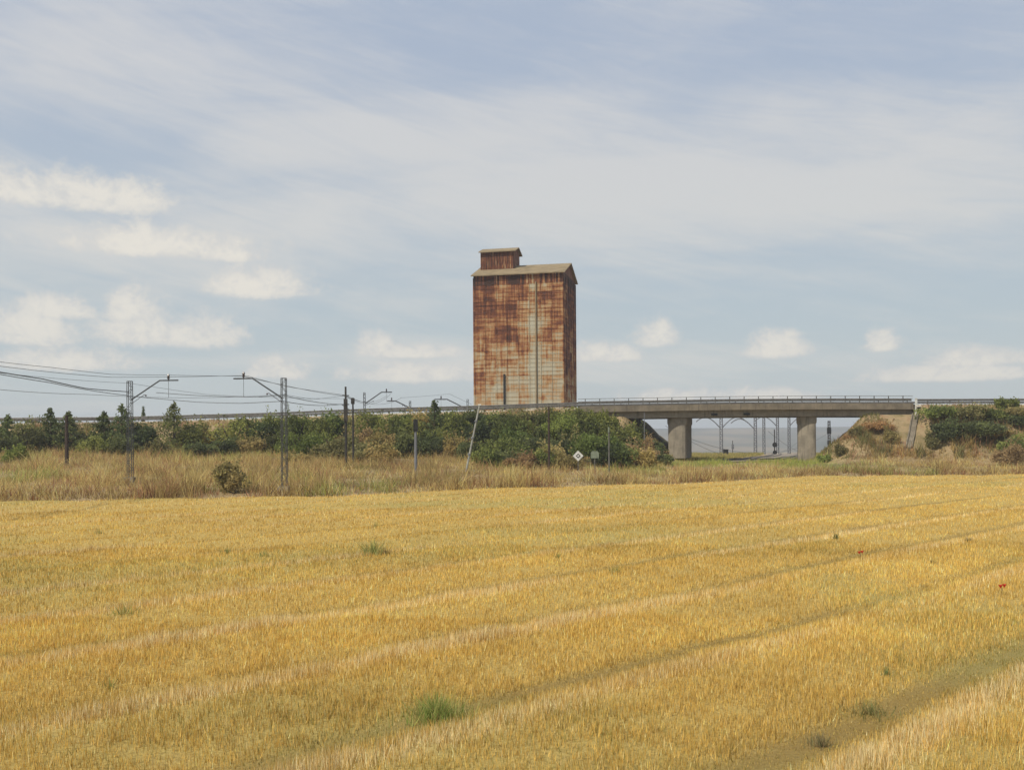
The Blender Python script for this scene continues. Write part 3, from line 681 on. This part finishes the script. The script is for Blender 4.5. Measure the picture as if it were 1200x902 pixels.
def pick(r, n, cols, wts):
    c = np.array(cols); i = r.choice(len(c), n, p=np.array(wts) / sum(wts)); return c[i] * (1 + .22 * r.randn(n, 1)).clip(.5, 1.6)
def rowtone(x, y):
    """swath pattern: phase across the rows, 0 in the wheel track"""
    u = (x - y) / math.sqrt(2); v = (x + y) / math.sqrt(2); u = u + (fbm(v * .05, v * 0 + 2.2, 2) - .5) * 1.6
    return ((u + 7.4) / 4.8) % 1.0, (np.floor((u + 7.4) / 4.8)).astype(int)
r = np.random.RandomState(11); bx_, by_, bh_, bw_, bc_ = [], [], [], [], []
for (ya, yb, rho) in ((7, 12, 350), (12, 24, 1000), (24, 40, 420), (40, 62, 140), (62, 90, 45), (90, 126, 22)):
    wx = yb * .60 + 1.5; n = int((yb - ya) * 2 * wx * rho)
    x = (r.rand(n) * 2 - 1) * wx; y = ya + r.rand(n) * (yb - ya); ok = (np.abs(x) < y * .58 + 1.5) & (y < edge(x) - .2); x, y = x[ok], y[ok]
    cl = fbm(x * 1.6, y * 1.6, 3); clb = fbm(x * .28 + 40, y * .28, 3); ridge, trk, wee = swath(x, y)
    keep = r.rand(len(x)) < (.42 + .9 * (cl - .25)) * (1 - .3 * trk) * (1 + .5 * ridge); x, y, cl, clb, trk, ridge, wee = (a[keep] for a in (x, y, cl, clb, trk, ridge, wee))
    n = len(x)
    h = (.07 + .10 * r.rand(n) ** 1.5) * (.6 + .8 * cl) * (1 - .7 * trk) * (1 + .8 * ridge); wd = .0065 + .0005 * y * (.6 + .7 * r.rand(n))
    c = pick(r, n, [(.63, .44, .125), (.73, .535, .18), (.86, .72, .38), (.53, .36, .10), (.38, .25, .08), (.60, .45, .125)], [36, 24, 6, 15, 3, 16])
    c = c * np.array([1.11, 1.05, .93]) * (.70 + .54 * clb[:, None]); c[:, 2] *= 1 + .4 * ridge
    tk = r.rand(n) < .7 * trk; c[tk] = c[tk] * .38 + np.array([.16, .11, .035]) * .5
    gm = r.rand(n) < .12 * trk + .3 * trk * wee + .24 * wee; c[gm] = c[gm] * .35 + np.array([.20, .22, .06]) * .65
    pl = r.rand(n) < .5 * ridge; c[pl] = np.array([.82, .68, .37]) * (1 + .12 * r.randn(pl.sum(), 1))
    bx_.append(x); by_.append(y); bh_.append(h); bw_.append(wd); bc_.append(c)
x, y, h, wd, c = map(np.concatenate, (bx_, by_, bh_, bw_, bc_))
print('stubble', len(x))
tag(blades('stubble', x, y, terr(x, y) + .01, h, wd, c.clip(0, .9), M['straw'], .28, 3), 'short golden cereal stubble covering the whole field', 'stubble', kind='stuff')

# dry grass: verge between field and embankment and on the slopes
n = 560000; r = np.random.RandomState(21)
x = (r.rand(n) * 2 - 1) * 84; y = 60 + r.rand(n) * 75; e = edge(x)
ok = (y > e - .3) & (np.abs(x) < y * .56 + 4) & (y < 134.6); x, y, e = x[ok], y[ok], e[ok]
d1 = fbm(x * .35, y * .35 + 11, 4); d2 = fbm(x * .09 + 50, y * .09, 3); d3 = fbm(x * .6 + 5, y * .6 + 31, 3)
front = np.exp(-np.maximum(y - e, 0) / 4.5)
left = np.clip((12 - x) / 25, 0, 1)
slope = (terr(x, y) > 3.4) | ((x > 40) & (terr(x, y) > 1.5))
ok = ~((x > x1 - .5) & (x < x0 + .5) & (y > y1 - .5)) & (r.rand(len(x)) < np.where(slope, 1.3, .75) * np.clip(.2 + 1.7 * (d1 - .25), .05, 1) + .45 * front)
x, y, e, d1, d2, d3, front, left, slope = (a[ok] for a in (x, y, e, d1, d2, d3, front, left, slope))
n = len(x)
cl2 = fbm(x * 1.1 + 3, y * .8 + 8, 2); h = (.35 + 1.3 * cl2) * (.16 + .55 * r.rand(n) ** 1.8) * (.1 + 1.9 * np.clip(d1 * 1.6 - .3, .05, 1)) * (1 + .9 * front * (.3 + .7 * left)) * np.where(slope, 1.5, 1) * (1 + .3 * left)
under = (x > 17) & (x < 46) & (y > 118)
wd = (.035 + .04 * r.rand(n)) * np.where(slope, 1.5, 1)
c = pick(r, n, [(.60, .46, .17), (.72, .57, .25), (.44, .32, .11), (.48, .32, .15), (.28, .19, .08)], [34, 22, 20, 14, 8])
grn = (d2 > .55) & (r.rand(n) < .55); c[grn] = np.array([.33, .34, .09]) * (1 + .25 * r.randn(grn.sum(), 1)).clip(.5, 1.6)
c = c * (.62 + .75 * np.clip((fbm(x * .22 + 70, y * .3, 3) - .2) * 1.6, 0, 1))[:, None]; c[slope] *= np.array([.74, .68, .62]); ol = slope & (fbm(x * .8 + 21, y * .8 + 3, 3) > .5) & (r.rand(n) < .8); c[ol] = np.array([.20, .19, .07]) * (1 + .25 * r.randn(ol.sum(), 1)).clip(.5, 1.6); h[ol] *= 1.5
rus = (d3 > .60) & (r.rand(n) < .6); c[rus] = np.array([.42, .23, .12]) * (1 + .25 * r.randn(rus.sum(), 1)).clip(.5, 1.6)
ug = under & (r.rand(n) < .8) & (y < 150) & (x < 41); c[ug] = np.array([.38, .42, .10]) * (1 + .2 * r.randn(ug.sum(), 1)).clip(.5, 1.5)
lowdk = (front > .45) & (r.rand(n) < .3); c[lowdk] = c[lowdk] * np.array([.55, .45, .4])
h = h * np.where((x > 17) & (x < 42) & (y > 118), .75, 1) * np.clip((136 - y) / 8, .22, 1)
print('dry grass', n)
tag(blades('dry_grass', x, y, terr(x, y), h, wd, c.clip(0, .8), M['drygrass'], .75, 4), 'tall dry straw-coloured grass along the field edge and on the slopes', 'grass', kind='stuff')
# grass under and beyond the bridge
n = 50000; x = 16 + r.rand(n) * 60; y = 134 + r.rand(n) * 70; z = terr(x, y); tp = np.array([(p.x, p.y) for p in tr])
ok = (z < 3.2) & (np.min(np.hypot(x[:, None] - tp[None, :, 0], y[:, None] - tp[None, :, 1]), 1) > 5); x, y, z = x[ok], y[ok], z[ok]; n = len(x)
c = pick(r, n, [(.30, .29, .09), (.48, .38, .15), (.40, .34, .12)], [35, 30, 35])
tag(blades('green_grass', x, y, z, .2 + .35 * r.rand(n), np.full(n, .08), c, M['drygrass'], .3, 5), 'low yellow-green grass beside the railway beneath the bridge', 'grass', kind='stuff')

# ------------------------------------------------------------------ trees and shrubs
def quads(cen, size, rnd, col, name, parent=None, mat=None, upbias=.3):
    n = len(cen); a = rnd.randn(n, 3); a /= np.linalg.norm(a, axis=1)[:, None]; b = rnd.randn(n, 3); b = np.cross(a, b); b /= np.linalg.norm(b, axis=1)[:, None]
    s = size[:, None]; V = np.stack([cen - a * s * .5 - b * s * .28, cen + a * s * .5 - b * s * .28, cen + a * s * .42 + b * s * .3, cen - a * s * .42 + b * s * .3], 1)
    me = bpy.data.meshes.new(name); me.vertices.add(4 * n); me.vertices.foreach_set('co', V.ravel()); me.loops.add(4 * n); me.loops.foreach_set('vertex_index', np.arange(4 * n))
    me.polygons.add(n); me.polygons.foreach_set('loop_start', np.arange(n) * 4); me.polygons.foreach_set('loop_total', np.full(n, 4)); me.update()
    ca = me.color_attributes.new('Col', 'FLOAT_COLOR', 'POINT'); c4 = np.ones((n, 4, 4)); c4[:, :, :3] = col[:, None, :]; ca.data.foreach_set('color', c4.ravel())
    me.materials.append(mat or M['leaf']); return me
PAL = {'conifer': [(.135, .155, .06), (.18, .20, .07), (.09, .105, .045)], 'bush': [(.19, .21, .06), (.26, .275, .08), (.12, .135, .05)],
       'bright': [(.225, .265, .07), (.29, .32, .09), (.15, .18, .05)], 'dark': [(.125, .14, .055), (.165, .18, .07), (.085, .092, .045)],
       'olive': [(.33, .275, .115), (.27, .235, .09), (.40, .315, .14)], 'dry': [(.34, .23, .12), (.41, .28, .14), (.24, .165, .085)]}
CM = {}
def crown(kind, var):
    """crown of unit half-width 1 (x,y) and height 1 (z 0..1); returns mesh"""
    key = (kind, var)
    if key in CM: return CM[key]
    rn = np.random.RandomState(hash(kind) % 1 + 100 + var * 7 + sum(map(ord, kind))); pts = []; tone = []
    if kind == 'conifer':
        nb = 95
        for i in range(nb):
            t_ = (i + rn.rand()) / nb; z = .04 + .95 * t_; th = rn.rand() * 6.283
            R = (1 - t_) ** .75 * (.55 + .7 * rn.rand()) * (.75 + .25 * math.sin(th * 2 + var))
            m_ = int(36 * (1 - t_) + 14); s_ = rn.rand(m_) ** .55; tn = rn.rand()
            px_ = np.cos(th) * R * s_ + rn.randn(m_) * .06 * (1.1 - t_); py_ = np.sin(th) * R * s_ + rn.randn(m_) * .06 * (1.1 - t_)
            pz_ = z + .07 * s_ - .03 + rn.randn(m_) * .013; pts.append(np.stack([px_, py_, pz_], 1)); tone.append(np.full(m_, tn))
    else:
        nl = 17
        for i in range(nl):
            th = rn.rand() * 6.283; rr = rn.rand() ** .5 * .68; lz = .22 + rn.rand() * .52 * (1 - rr * .5)
            R = .22 + .2 * rn.rand(); m_ = 230; d = rn.randn(m_, 3); d /= np.linalg.norm(d, axis=1)[:, None]
            q_ = d * (R * (.55 + .5 * rn.rand(m_) ** .6))[:, None]; q_[:, 2] *= .62; q_ += np.array([math.cos(th) * rr, math.sin(th) * rr, lz])
            ok_ = q_[:, 2] > .0; pts.append(q_[ok_]); tone.append(np.full(ok_.sum(), rn.rand()))
        m_ = 260; th = rn.rand(m_) * 6.283; rr = rn.rand(m_) ** .5 * .9; pts.append(np.stack([np.cos(th) * rr, np.sin(th) * rr, rn.rand(m_) * .45], 1)); tone.append(rn.rand(m_))
        for i in range(9):   # sprigs that break the outline
            th = rn.rand() * 6.283; rr = rn.rand() * .7; k = np.linspace(0, 1, 14); pts.append(np.stack([math.cos(th) * (rr + .2 * k), math.sin(th) * (rr + .2 * k), .6 + .42 * k * (1 - rr * .5)], 1) + rn.randn(14, 3) * .02); tone.append(np.full(14, rn.rand()))
    pts = np.concatenate(pts); tone = np.concatenate(tone)
    pal = np.array(PAL[kind]); c = pal[0] + (pal[1] - pal[0]) * np.clip(tone * 2 - 1, 0, 1)[:, None] + (pal[2] - pal[0]) * np.clip(1 - tone * 2, 0, 1)[:, None]
    c = c * (1 + .2 * rn.randn(len(c), 1)).clip(.5, 1.7); sz = (.075 if kind != 'dry' else .06) * (.7 + .7 * rn.rand(len(c)))
    CM[key] = (pts, sz, c, rn); return CM[key]
def plant(px, topy, Y, wpx, kind, label, name=None, group=None):
    p = P(px, topy - 1, Y); zb = tz(p.x, p.y); h = max(p.z - zb, .5); hw = wpx / F * Y / 2 * (1.12 if wpx < 20 else 2.4 if kind == 'conifer' else 1.34)
    var = int(px * 7 + topy) % 3; pts, sz, c, rn = crown(kind, var)
    nm = name or {'conifer': 'conifer_tree', 'dry': 'dry_shrub'}.get(kind, 'shrub')
    t = empty(nm, (p.x, p.y, zb - .05), label, 'tree' if kind == 'conifer' else 'shrub', group, rz=(px * 1.7) % 6.28)
    cz = .03 if kind == 'conifer' else .0
    rr = np.random.RandomState(int(px * 13 + topy * 3) % 99991)
    P_ = pts * np.array([hw, hw, h * (1 - cz)]) + np.array([0, 0, h * cz]); P_ += rr.randn(*P_.shape) * .09
    if kind != 'conifer' : # irregular squash per plant
        P_[:, 2] *= 1 + .14 * np.sin(P_[:, 0] / hw * 2.3 + px) - .07
    keep = rr.rand(len(P_)) < (.5 if Y < 90 else .8) * np.clip((hw * h) / 3.2, .35, 1)
    me = quads(P_[keep], (sz[keep] * 2.2 * (.5 + .5 * min(1.6, hw))).clip(.07, .34), rr, c[keep] * rr.uniform(.8, 1.45), 'crown')
    link(bpy.data.objects.new('crown', me), t)
    tb = MB(); tr_ = .035 * h + .03
    if kind == 'conifer': tb.tube([(0, 0, -.4), (.02, 0, h * .5), (0, .02, h * .93)], [tr_, tr_ * .6, .02], 6)
    else:
        for k in range(5): a = k * 1.257 + px; tb.tube([(0, 0, -.3), (math.cos(a) * hw * .2, math.sin(a) * hw * .2, h * .28), (math.cos(a) * hw * .5, math.sin(a) * hw * .5, h * .62)], [tr_ * .8, tr_ * .5, tr_ * .15], 5)
    tb.build('trunk', M['bark'], t); return t
PL = [
 (292, 486, 130.5, 36, 'bush', 'green shrub filling the slope top just left of the middle lattice mast'),
 (338, 484, 130.5, 36, 'dark', 'dark shrub filling the slope top right behind the middle lattice mast'),
 (364, 484, 130.5, 36, 'bush', 'green shrub at the slope top between middle lattice mast and pole pair'),
 (405, 481, 130.5, 36, 'olive', 'olive shrub at the slope top directly behind the tall dark pole'),
 (436, 481, 130.5, 36, 'bush', 'green shrub at the slope top under the distant mast with bracket arm'),
 (472, 481, 130.5, 36, 'bush', 'green shrub at the slope top under the mast whose arm reaches left'),
 (492, 480, 130.5, 36, 'olive', 'olive shrub at the slope top left of the pointed conifer by the post'),
 (524, 480, 130.5, 36, 'bush', 'green shrub at the slope top right of that pointed conifer'),
 (547, 479, 130.5, 36, 'dark', 'dark shrub at the slope top left of the leaning pole top'),
 (577, 480, 130.5, 36, 'bush', 'green shrub at the slope top under the left corner of the silo'),
 (607, 479, 130.5, 36, 'olive', 'olive shrub at the slope top under the silo, left of its middle'),
 (642, 479, 130.5, 36, 'bush', 'green shrub at the slope top behind the thin dark pole'),
 (674, 478, 130.5, 36, 'bush', 'green shrub at the slope top under the right corner of the silo'),
 (706, 479, 130.5, 36, 'bright', 'light green shrub at the slope top where the bridge deck starts'),
 (9, 488, 125, 34, 'conifer', 'dark conifer at the very left edge of the photo'),
 (33, 491, 124, 30, 'dark', 'dark low shrub between the leftmost conifer and the gap in the slope'),
 (39, 488, 148, 17, 'bush', 'small round shrub beyond the road near the left edge'),
 (19, 519, 108, 24, 'bright', 'yellow-green low shrub in dry grass at the left edge'),
 (59, 480, 126, 30, 'conifer', 'pointed conifer just left of the dark wooden pole'),
 (80, 484, 127, 27, 'conifer', 'conifer directly behind the dark wooden pole'),
 (92, 486, 149, 12, 'bush', 'tiny round shrub beyond the road right of the wooden pole'),
 (101, 500, 127, 34, 'dark', 'dark low shrub right of the wooden pole'),
 (122, 484, 127, 26, 'conifer', 'slim conifer between wooden pole and left lattice mast'),
 (143, 476, 126, 34, 'conifer', 'broad conifer directly left of the left lattice mast'),
 (165, 491, 127, 36, 'dark', 'dark shrub at the right foot of the left lattice mast'),
 (168, 477.5, 148, 7, 'conifer', 'very thin dark cypress-like tree beyond the road right of the left mast'),
 (204, 474, 126, 42, 'conifer', 'tallest conifer on the left slope, under the mast arm tip'),
 (226, 486, 127, 40, 'bush', 'green shrub at the right side of the tallest conifer'),
 (232, 514, 117, 36, 'dark', 'low dark shrub at the slope foot below the tallest conifer'),
 (188, 512, 119, 26, 'olive', 'olive shrub at the slope foot left of the low dark shrub'),
 (250, 489, 128, 30, 'olive', 'olive-yellow shrub between green shrub and the long dense shrub'),
 (276, 483, 127, 56, 'bush', 'long dense green shrub left of the middle lattice mast'),
 (305, 483, 128, 46, 'dark', 'dark dense shrub touching the middle lattice mast from the left'),
 (320, 474, 128, 26, 'bush', 'tall rounded shrub just left behind the middle lattice mast'),
 (346, 475, 127, 38, 'bush', 'tall green shrub just right behind the middle lattice mast'),
 (352, 496, 117, 54, 'bright', 'large bright green shrub right of the middle lattice mast base'),
 (273, 534, 80, 36, 'olive', 'lone green shrub standing in the dry grass near the field edge'),
 (374, 482, 127, 40, 'bush', 'green shrub between middle lattice mast and the dark pole pair'),
 (390, 478, 129, 34, 'bush', 'green shrub just left of the tall dark pole'),
 (396, 499, 113, 52, 'olive', 'brownish olive shrub below the left of the dark pole pair'),
 (424, 514, 111, 54, 'olive', 'low olive-brown shrub below the right of the dark pole pair'),
 (414, 489, 119, 40, 'dry', 'reddish dry shrub wrapped round the dark pole pair'),
 (430, 479, 127, 42, 'bush', 'green shrub just right of the shorter dark pole'),
 (456, 477, 127, 48, 'bush', 'broad green shrub beneath the distant masts'),
 (447, 498, 119, 40, 'olive', 'golden olive shrub in front of the broad green shrub'),
 (466, 503, 119, 44, 'dark', 'dark low shrub left of the black-headed post'),
 (484, 486, 127, 34, 'bush', 'green shrub directly behind the black-headed post'),
 (509, 471, 126, 32, 'conifer', 'pointed conifer between black-headed post and leaning pole'),
 (503, 503, 119, 44, 'dark', 'dark shrub right of the black-headed post'),
 (530, 481, 127, 40, 'bush', 'green shrub right of the pointed conifer near the leaning pole'),
 (538, 498, 118, 40, 'olive', 'rounded olive shrub left of the leaning pole'),
 (553, 510, 114, 34, 'dark', 'dark shrub at the right foot of the leaning pole'),
 (565, 477, 127, 44, 'dark', 'dark green shrub behind the leaning pole top'),
 (592, 480, 127, 44, 'bush', 'green shrub before the left half of the silo'),
 (590, 505, 114, 56, 'bush', 'wide rounded green shrub low on the slope below the silo'),
 (594, 524, 108, 44, 'dark', 'low dark shrub at the slope foot below the silo'),
 (622, 481, 127, 42, 'bush', 'green shrub before the middle of the silo, left of the thin pole'),
 (627, 500, 118, 46, 'dark', 'dark shrub halfway down the slope left of the thin pole'),
 (656, 481, 127, 40, 'bright', 'light green shrub right of the thin pole before the silo'),
 (660, 505, 117, 30, 'dark', 'small dark shrub right of the thin pole, low on the slope'),
 (672, 496, 120, 28, 'olive', 'pale olive shrub above the white diamond sign'),
 (692, 481, 126, 46, 'bush', 'green shrub right of the silo corner at the road edge'),
 (697, 497, 114, 52, 'bright', 'big bright green shrub behind the two small signs'),
 (722, 483, 126, 50, 'bush', 'green shrub on the slope top where the bridge begins'),
 (712, 514, 112, 36, 'dark', 'dark shrub behind the slim post with a pale top'),
 (735, 492, 124, 34, 'bush', 'last green shrub before the bridge opening'),
 (748, 513, 119, 46, 'dry', 'reddish-brown shrub on the slope left of the left pier'),
 (733, 521, 114, 30, 'olive', 'small olive shrub at the slope foot left of the left pier'),
 (766, 525, 119, 34, 'dark', 'low dark shrub at the left foot of the left pier'),
 (1098, 472, 131, 42, 'bush', 'green shrub nearest the drainage chute on the right embankment'),
 (1128, 471, 131, 46, 'olive', 'olive-green shrub second from the chute on the right embankment'),
 (1160, 473, 131, 44, 'bush', 'green shrub third from the chute on the right embankment'),
 (1180, 463.5, 133, 22, 'bush', 'small shrub sticking up above the right guardrail'),
 (1197, 474, 131, 40, 'olive', 'olive shrub at the right edge of the photo beside the guardrail'),
 (1118, 487, 127, 46, 'dark', 'dark shrub below the guardrail right of the drainage chute'),
 (1153, 489, 127, 46, 'dark', 'dark wide shrub mid-slope on the right embankment'),
 (1193, 499, 122, 40, 'bush', 'green shrub low on the slope at the right edge of the photo'),
 (1182, 514, 119, 32, 'dry', 'reddish dry shrub low on the slope near the right edge'),
 (571, 521, 107, 36, 'bush', 'low green shrub in the foot row just right of the leaning pole'),
 (640, 520, 108, 34, 'bush', 'low green shrub at the foot row left of the thin dark pole'),
 (664, 522, 107, 30, 'olive', 'low olive shrub just left of the white diamond sign'),
 (728, 514, 112, 34, 'bush', 'low green shrub right of the slim pale-topped post'),
 (752, 520, 112, 30, 'olive', 'low olive shrub in the foot row near the left pier'),
 (742, 495, 130, 30, 'dark', 'dark shrub at the top of the slope edge under the left end of the deck'),
 (758, 508, 130, 28, 'olive', 'olive shrub on the slope edge between two brown ones left of the pier'),
 (771, 519, 130, 24, 'dark', 'small dark shrub low on the slope edge beside the left pier'),
 (752, 504, 127, 26, 'dry', 'brown shrub on the upper slope edge left of the left pier'),
 (765, 513, 128, 24, 'dark', 'dark shrub halfway down the slope edge left of the left pier'),
 (776, 527, 128, 22, 'dry', 'brown shrub on the lowest slope edge touching the left pier'),
 (448, 517, 110, 36, 'olive', 'olive scrub in the grass between dark pole pair and black-headed post'),
 (1028, 488, 131, 32, 'dry', 'reddish dry shrub beneath the right end of the bridge deck'),
 (1003, 497, 130, 18, 'olive', 'olive shrub on the slope edge left of the reddish shrub below the deck'),
 (985, 513, 128, 15, 'olive', 'small olive shrub on the slope edge halfway down, right of the right pier'),
 (966, 530, 127, 16, 'bright', 'yellow-green low shrub at the right foot of the right pier'),
 (1044, 499, 128, 18, 'olive', 'olive shrub on the slope left of the drainage chute'),
 (1092, 496, 127, 16, 'olive', 'olive shrub just right of the drainage chute below the green one'),
 (1168, 496, 127, 34, 'olive', 'olive shrub mid-slope between dark wide shrub and photo edge'),
 (1196, 484, 130, 34, 'dark', 'dark shrub below the guardrail at the right photo edge'),
 (300, 500, 122, 40, 'olive', 'olive-brown shrub low on the slope left of the middle lattice mast'),
 (150, 507, 122, 36, 'dark', 'dark low shrub at the foot of the left lattice mast'),
 (110, 508, 122, 34, 'bush', 'green low shrub at the slope foot between pole and left mast'),
 (5, 506, 121, 34, 'dark', 'dark low shrub below the leftmost conifer'),
 (262, 506, 121, 36, 'dark', 'dark shrub low on the slope below the long dense shrub'),
 (325, 494, 122, 34, 'dark', 'dark shrub directly behind the base of the middle lattice mast'),
 (376, 500, 119, 34, 'bush', 'green shrub low on the slope right of the bright large shrub'),
 (522, 494, 122, 36, 'bush', 'green shrub low on the slope below the pointed conifer'),
 (606, 494, 122, 40, 'bright', 'light green shrub on the slope under the middle of the silo'),
 (642, 515, 110, 30, 'olive', 'olive shrub at the foot of the thin dark pole'),
 (610, 528, 106, 40, 'dry', 'brown dry shrub at the slope foot right of the low dark shrub'),
 (345, 528, 108, 34, 'olive', 'low olive scrub in the grass right of the middle lattice mast'),
]
for a in PL: plant(*a)

# ------------------------------------------------------------------ weeds and poppies in the field
def weed(px, py, hpx, wpx, n, cols, label, name='weed_tuft', cat='weed', stems=0, seed=1):
    x, y = G(px, py); s = y / F; rn = np.random.RandomState(seed); h = hpx * s; wx = wpx * s
    t = empty(name, (x, y, tz(x, y)), label, cat)
    n = int(n * .3); rr = np.abs(rn.randn(n)) * .6; th = rn.rand(n) * 6.283; bx = rr * np.cos(th) * wx / 2; by = rr * np.sin(th) * wx / 2
    hh = h * (1 - .45 * np.clip(rr, 0, 1)) * (.5 + .6 * rn.rand(n)); c = pick(rn, n, cols, [1] * len(cols))
    o = blades('foliage', bx, by, np.zeros(n), hh, np.full(n, max(.008, .0009 * y)), c, M['drygrass'], .62, seed); o.parent = t
    if stems:
        mb = MB()
        for k in range(stems): a = rn.uniform(-1, 1); mb.tube([(a * wx * .4, 0, 0), (a * wx * .5, 0, h * .7), (a * wx * .45, 0, h * 1.25)], [.012, .009, .004], 4)
        mb.build('stem', M['bark'], t)
gr = [(.30, .38, .09), (.44, .46, .15), (.18, .25, .055), (.5, .42, .16)]; og = [(.34, .36, .11), (.25, .27, .08), (.42, .36, .13)]
weed(512, 838, 40, 76, 2300, gr, 'bright green grass tuft in the stubble, lower middle of the photo', 'grass_tuft', seed=3)
weed(436, 652, 26, 30, 420, og, 'olive weed beside a bare stem in mid-field', seed=4)
weed(453, 652, 12, 16, 120, [(.16, .10, .05), (.22, .17, .07)], 'dry brown weed with a bare upright stem in mid-field', stems=2, seed=5)
weed(441, 618, 9, 10, 90, og, 'tiny green weed behind the olive weed in mid-field', seed=6)
weed(980, 633, 9, 12, 120, [(.14, .16, .06)], 'small dark weed in the right half of the field, nearest the bridge', seed=7)
weed(1135, 636, 8, 14, 120, [(.22, .16, .08), (.15, .15, .06)], 'small dark weed near the right edge of the field', seed=8)
weed(1092, 661, 8, 9, 90, [(.2, .17, .08)], 'small brown weed below the one near the right edge', seed=9)
weed(721, 673, 13, 18, 150, og, 'grey-green weed left of the poppies, middle distance', seed=10)
weed(653, 656, 9, 8, 80, og, 'small weed left of the grey-green weed', seed=11)
weed(130, 803, 22, 12, 130, og, 'slim green weed in the lower left of the field', seed=12)
weed(1038, 788, 16, 22, 200, [(.18, .24, .09), (.26, .29, .1)], 'green weed on the rim of the dark wheel track at right', seed=13)
weed(1020, 832, 20, 90, 800, [(.24, .25, .09), (.34, .28, .11)], 'wide green-brown weed patch in the wheel track at right', seed=14)
weed(962, 870, 24, 40, 500, [(.24, .23, .11), (.36, .27, .14)], 'dark weed at the lower end of the wheel track', seed=15)
weed(145, 722, 20, 36, 180, og, 'thin sparse weed left of centre in the field', seed=16)
weed(265, 650, 12, 16, 110, og, 'short weed in the left half of the field, below the lone shrub', seed=17)
weed(310, 652, 11, 16, 110, og, 'short weed just right of another, left half of the field', seed=18)
weed(116, 625, 7, 10, 60, og, 'tiny weed at the far left of the field', seed=19)
weed(484, 762, 10, 22, 90, og, 'thin low weed above the bright green tuft', seed=20)
for px, py, hp, lb in ((1008, 655, 8, 'red poppy in the stubble, the farther of two'), (1174, 700, 10, 'red poppy near the right edge, the nearer of two')):
    x, y = G(px, py); s = y / F; t = empty('poppy', (x, y, tz(x, y)), lb, 'flower'); h = hp * s
    MB().tube([(0, 0, 0), (.01, 0, h)], .006, 4).build('stem', M['bark'], t)
    mb = MB()
    for fx_, fz_ in ((-.03, h * .92), (.07, h)):
        b = len(mb.v)
        for k in range(8): a = k * math.pi / 4; mb.v.append((fx_ + .055 * math.cos(a), .05 * math.sin(a), fz_ + .07 + .02 * (k % 2)))
        mb.v.append((fx_, 0, fz_ - .02))
        for k in range(8): mb.f.append((b + k, b + (k + 1) % 8, b + 8))
    mb.build('petals', M['poppy'], t)

# ------------------------------------------------------------------ air
hzm = bpy.data.materials.new('haze_air'); hzm.use_nodes = True; t = NT(hzm.node_tree); t.n.clear()
pv = t.n.new('ShaderNodeVolumePrincipled'); pv.inputs['Density'].default_value = HAZE; pv.inputs['Color'].default_value = (.86, .89, .95, 1); pv.inputs['Anisotropy'].default_value = .1
ou = t.n.new('ShaderNodeOutputMaterial'); t.l.new(pv.outputs[0], ou.inputs['Volume'])
hb = MB().box((0, 1600, 19), (7400, 4200, 76)).build('haze', hzm); tag(hb, 'pale air haze over the whole plain', 'haze', kind='stuff')
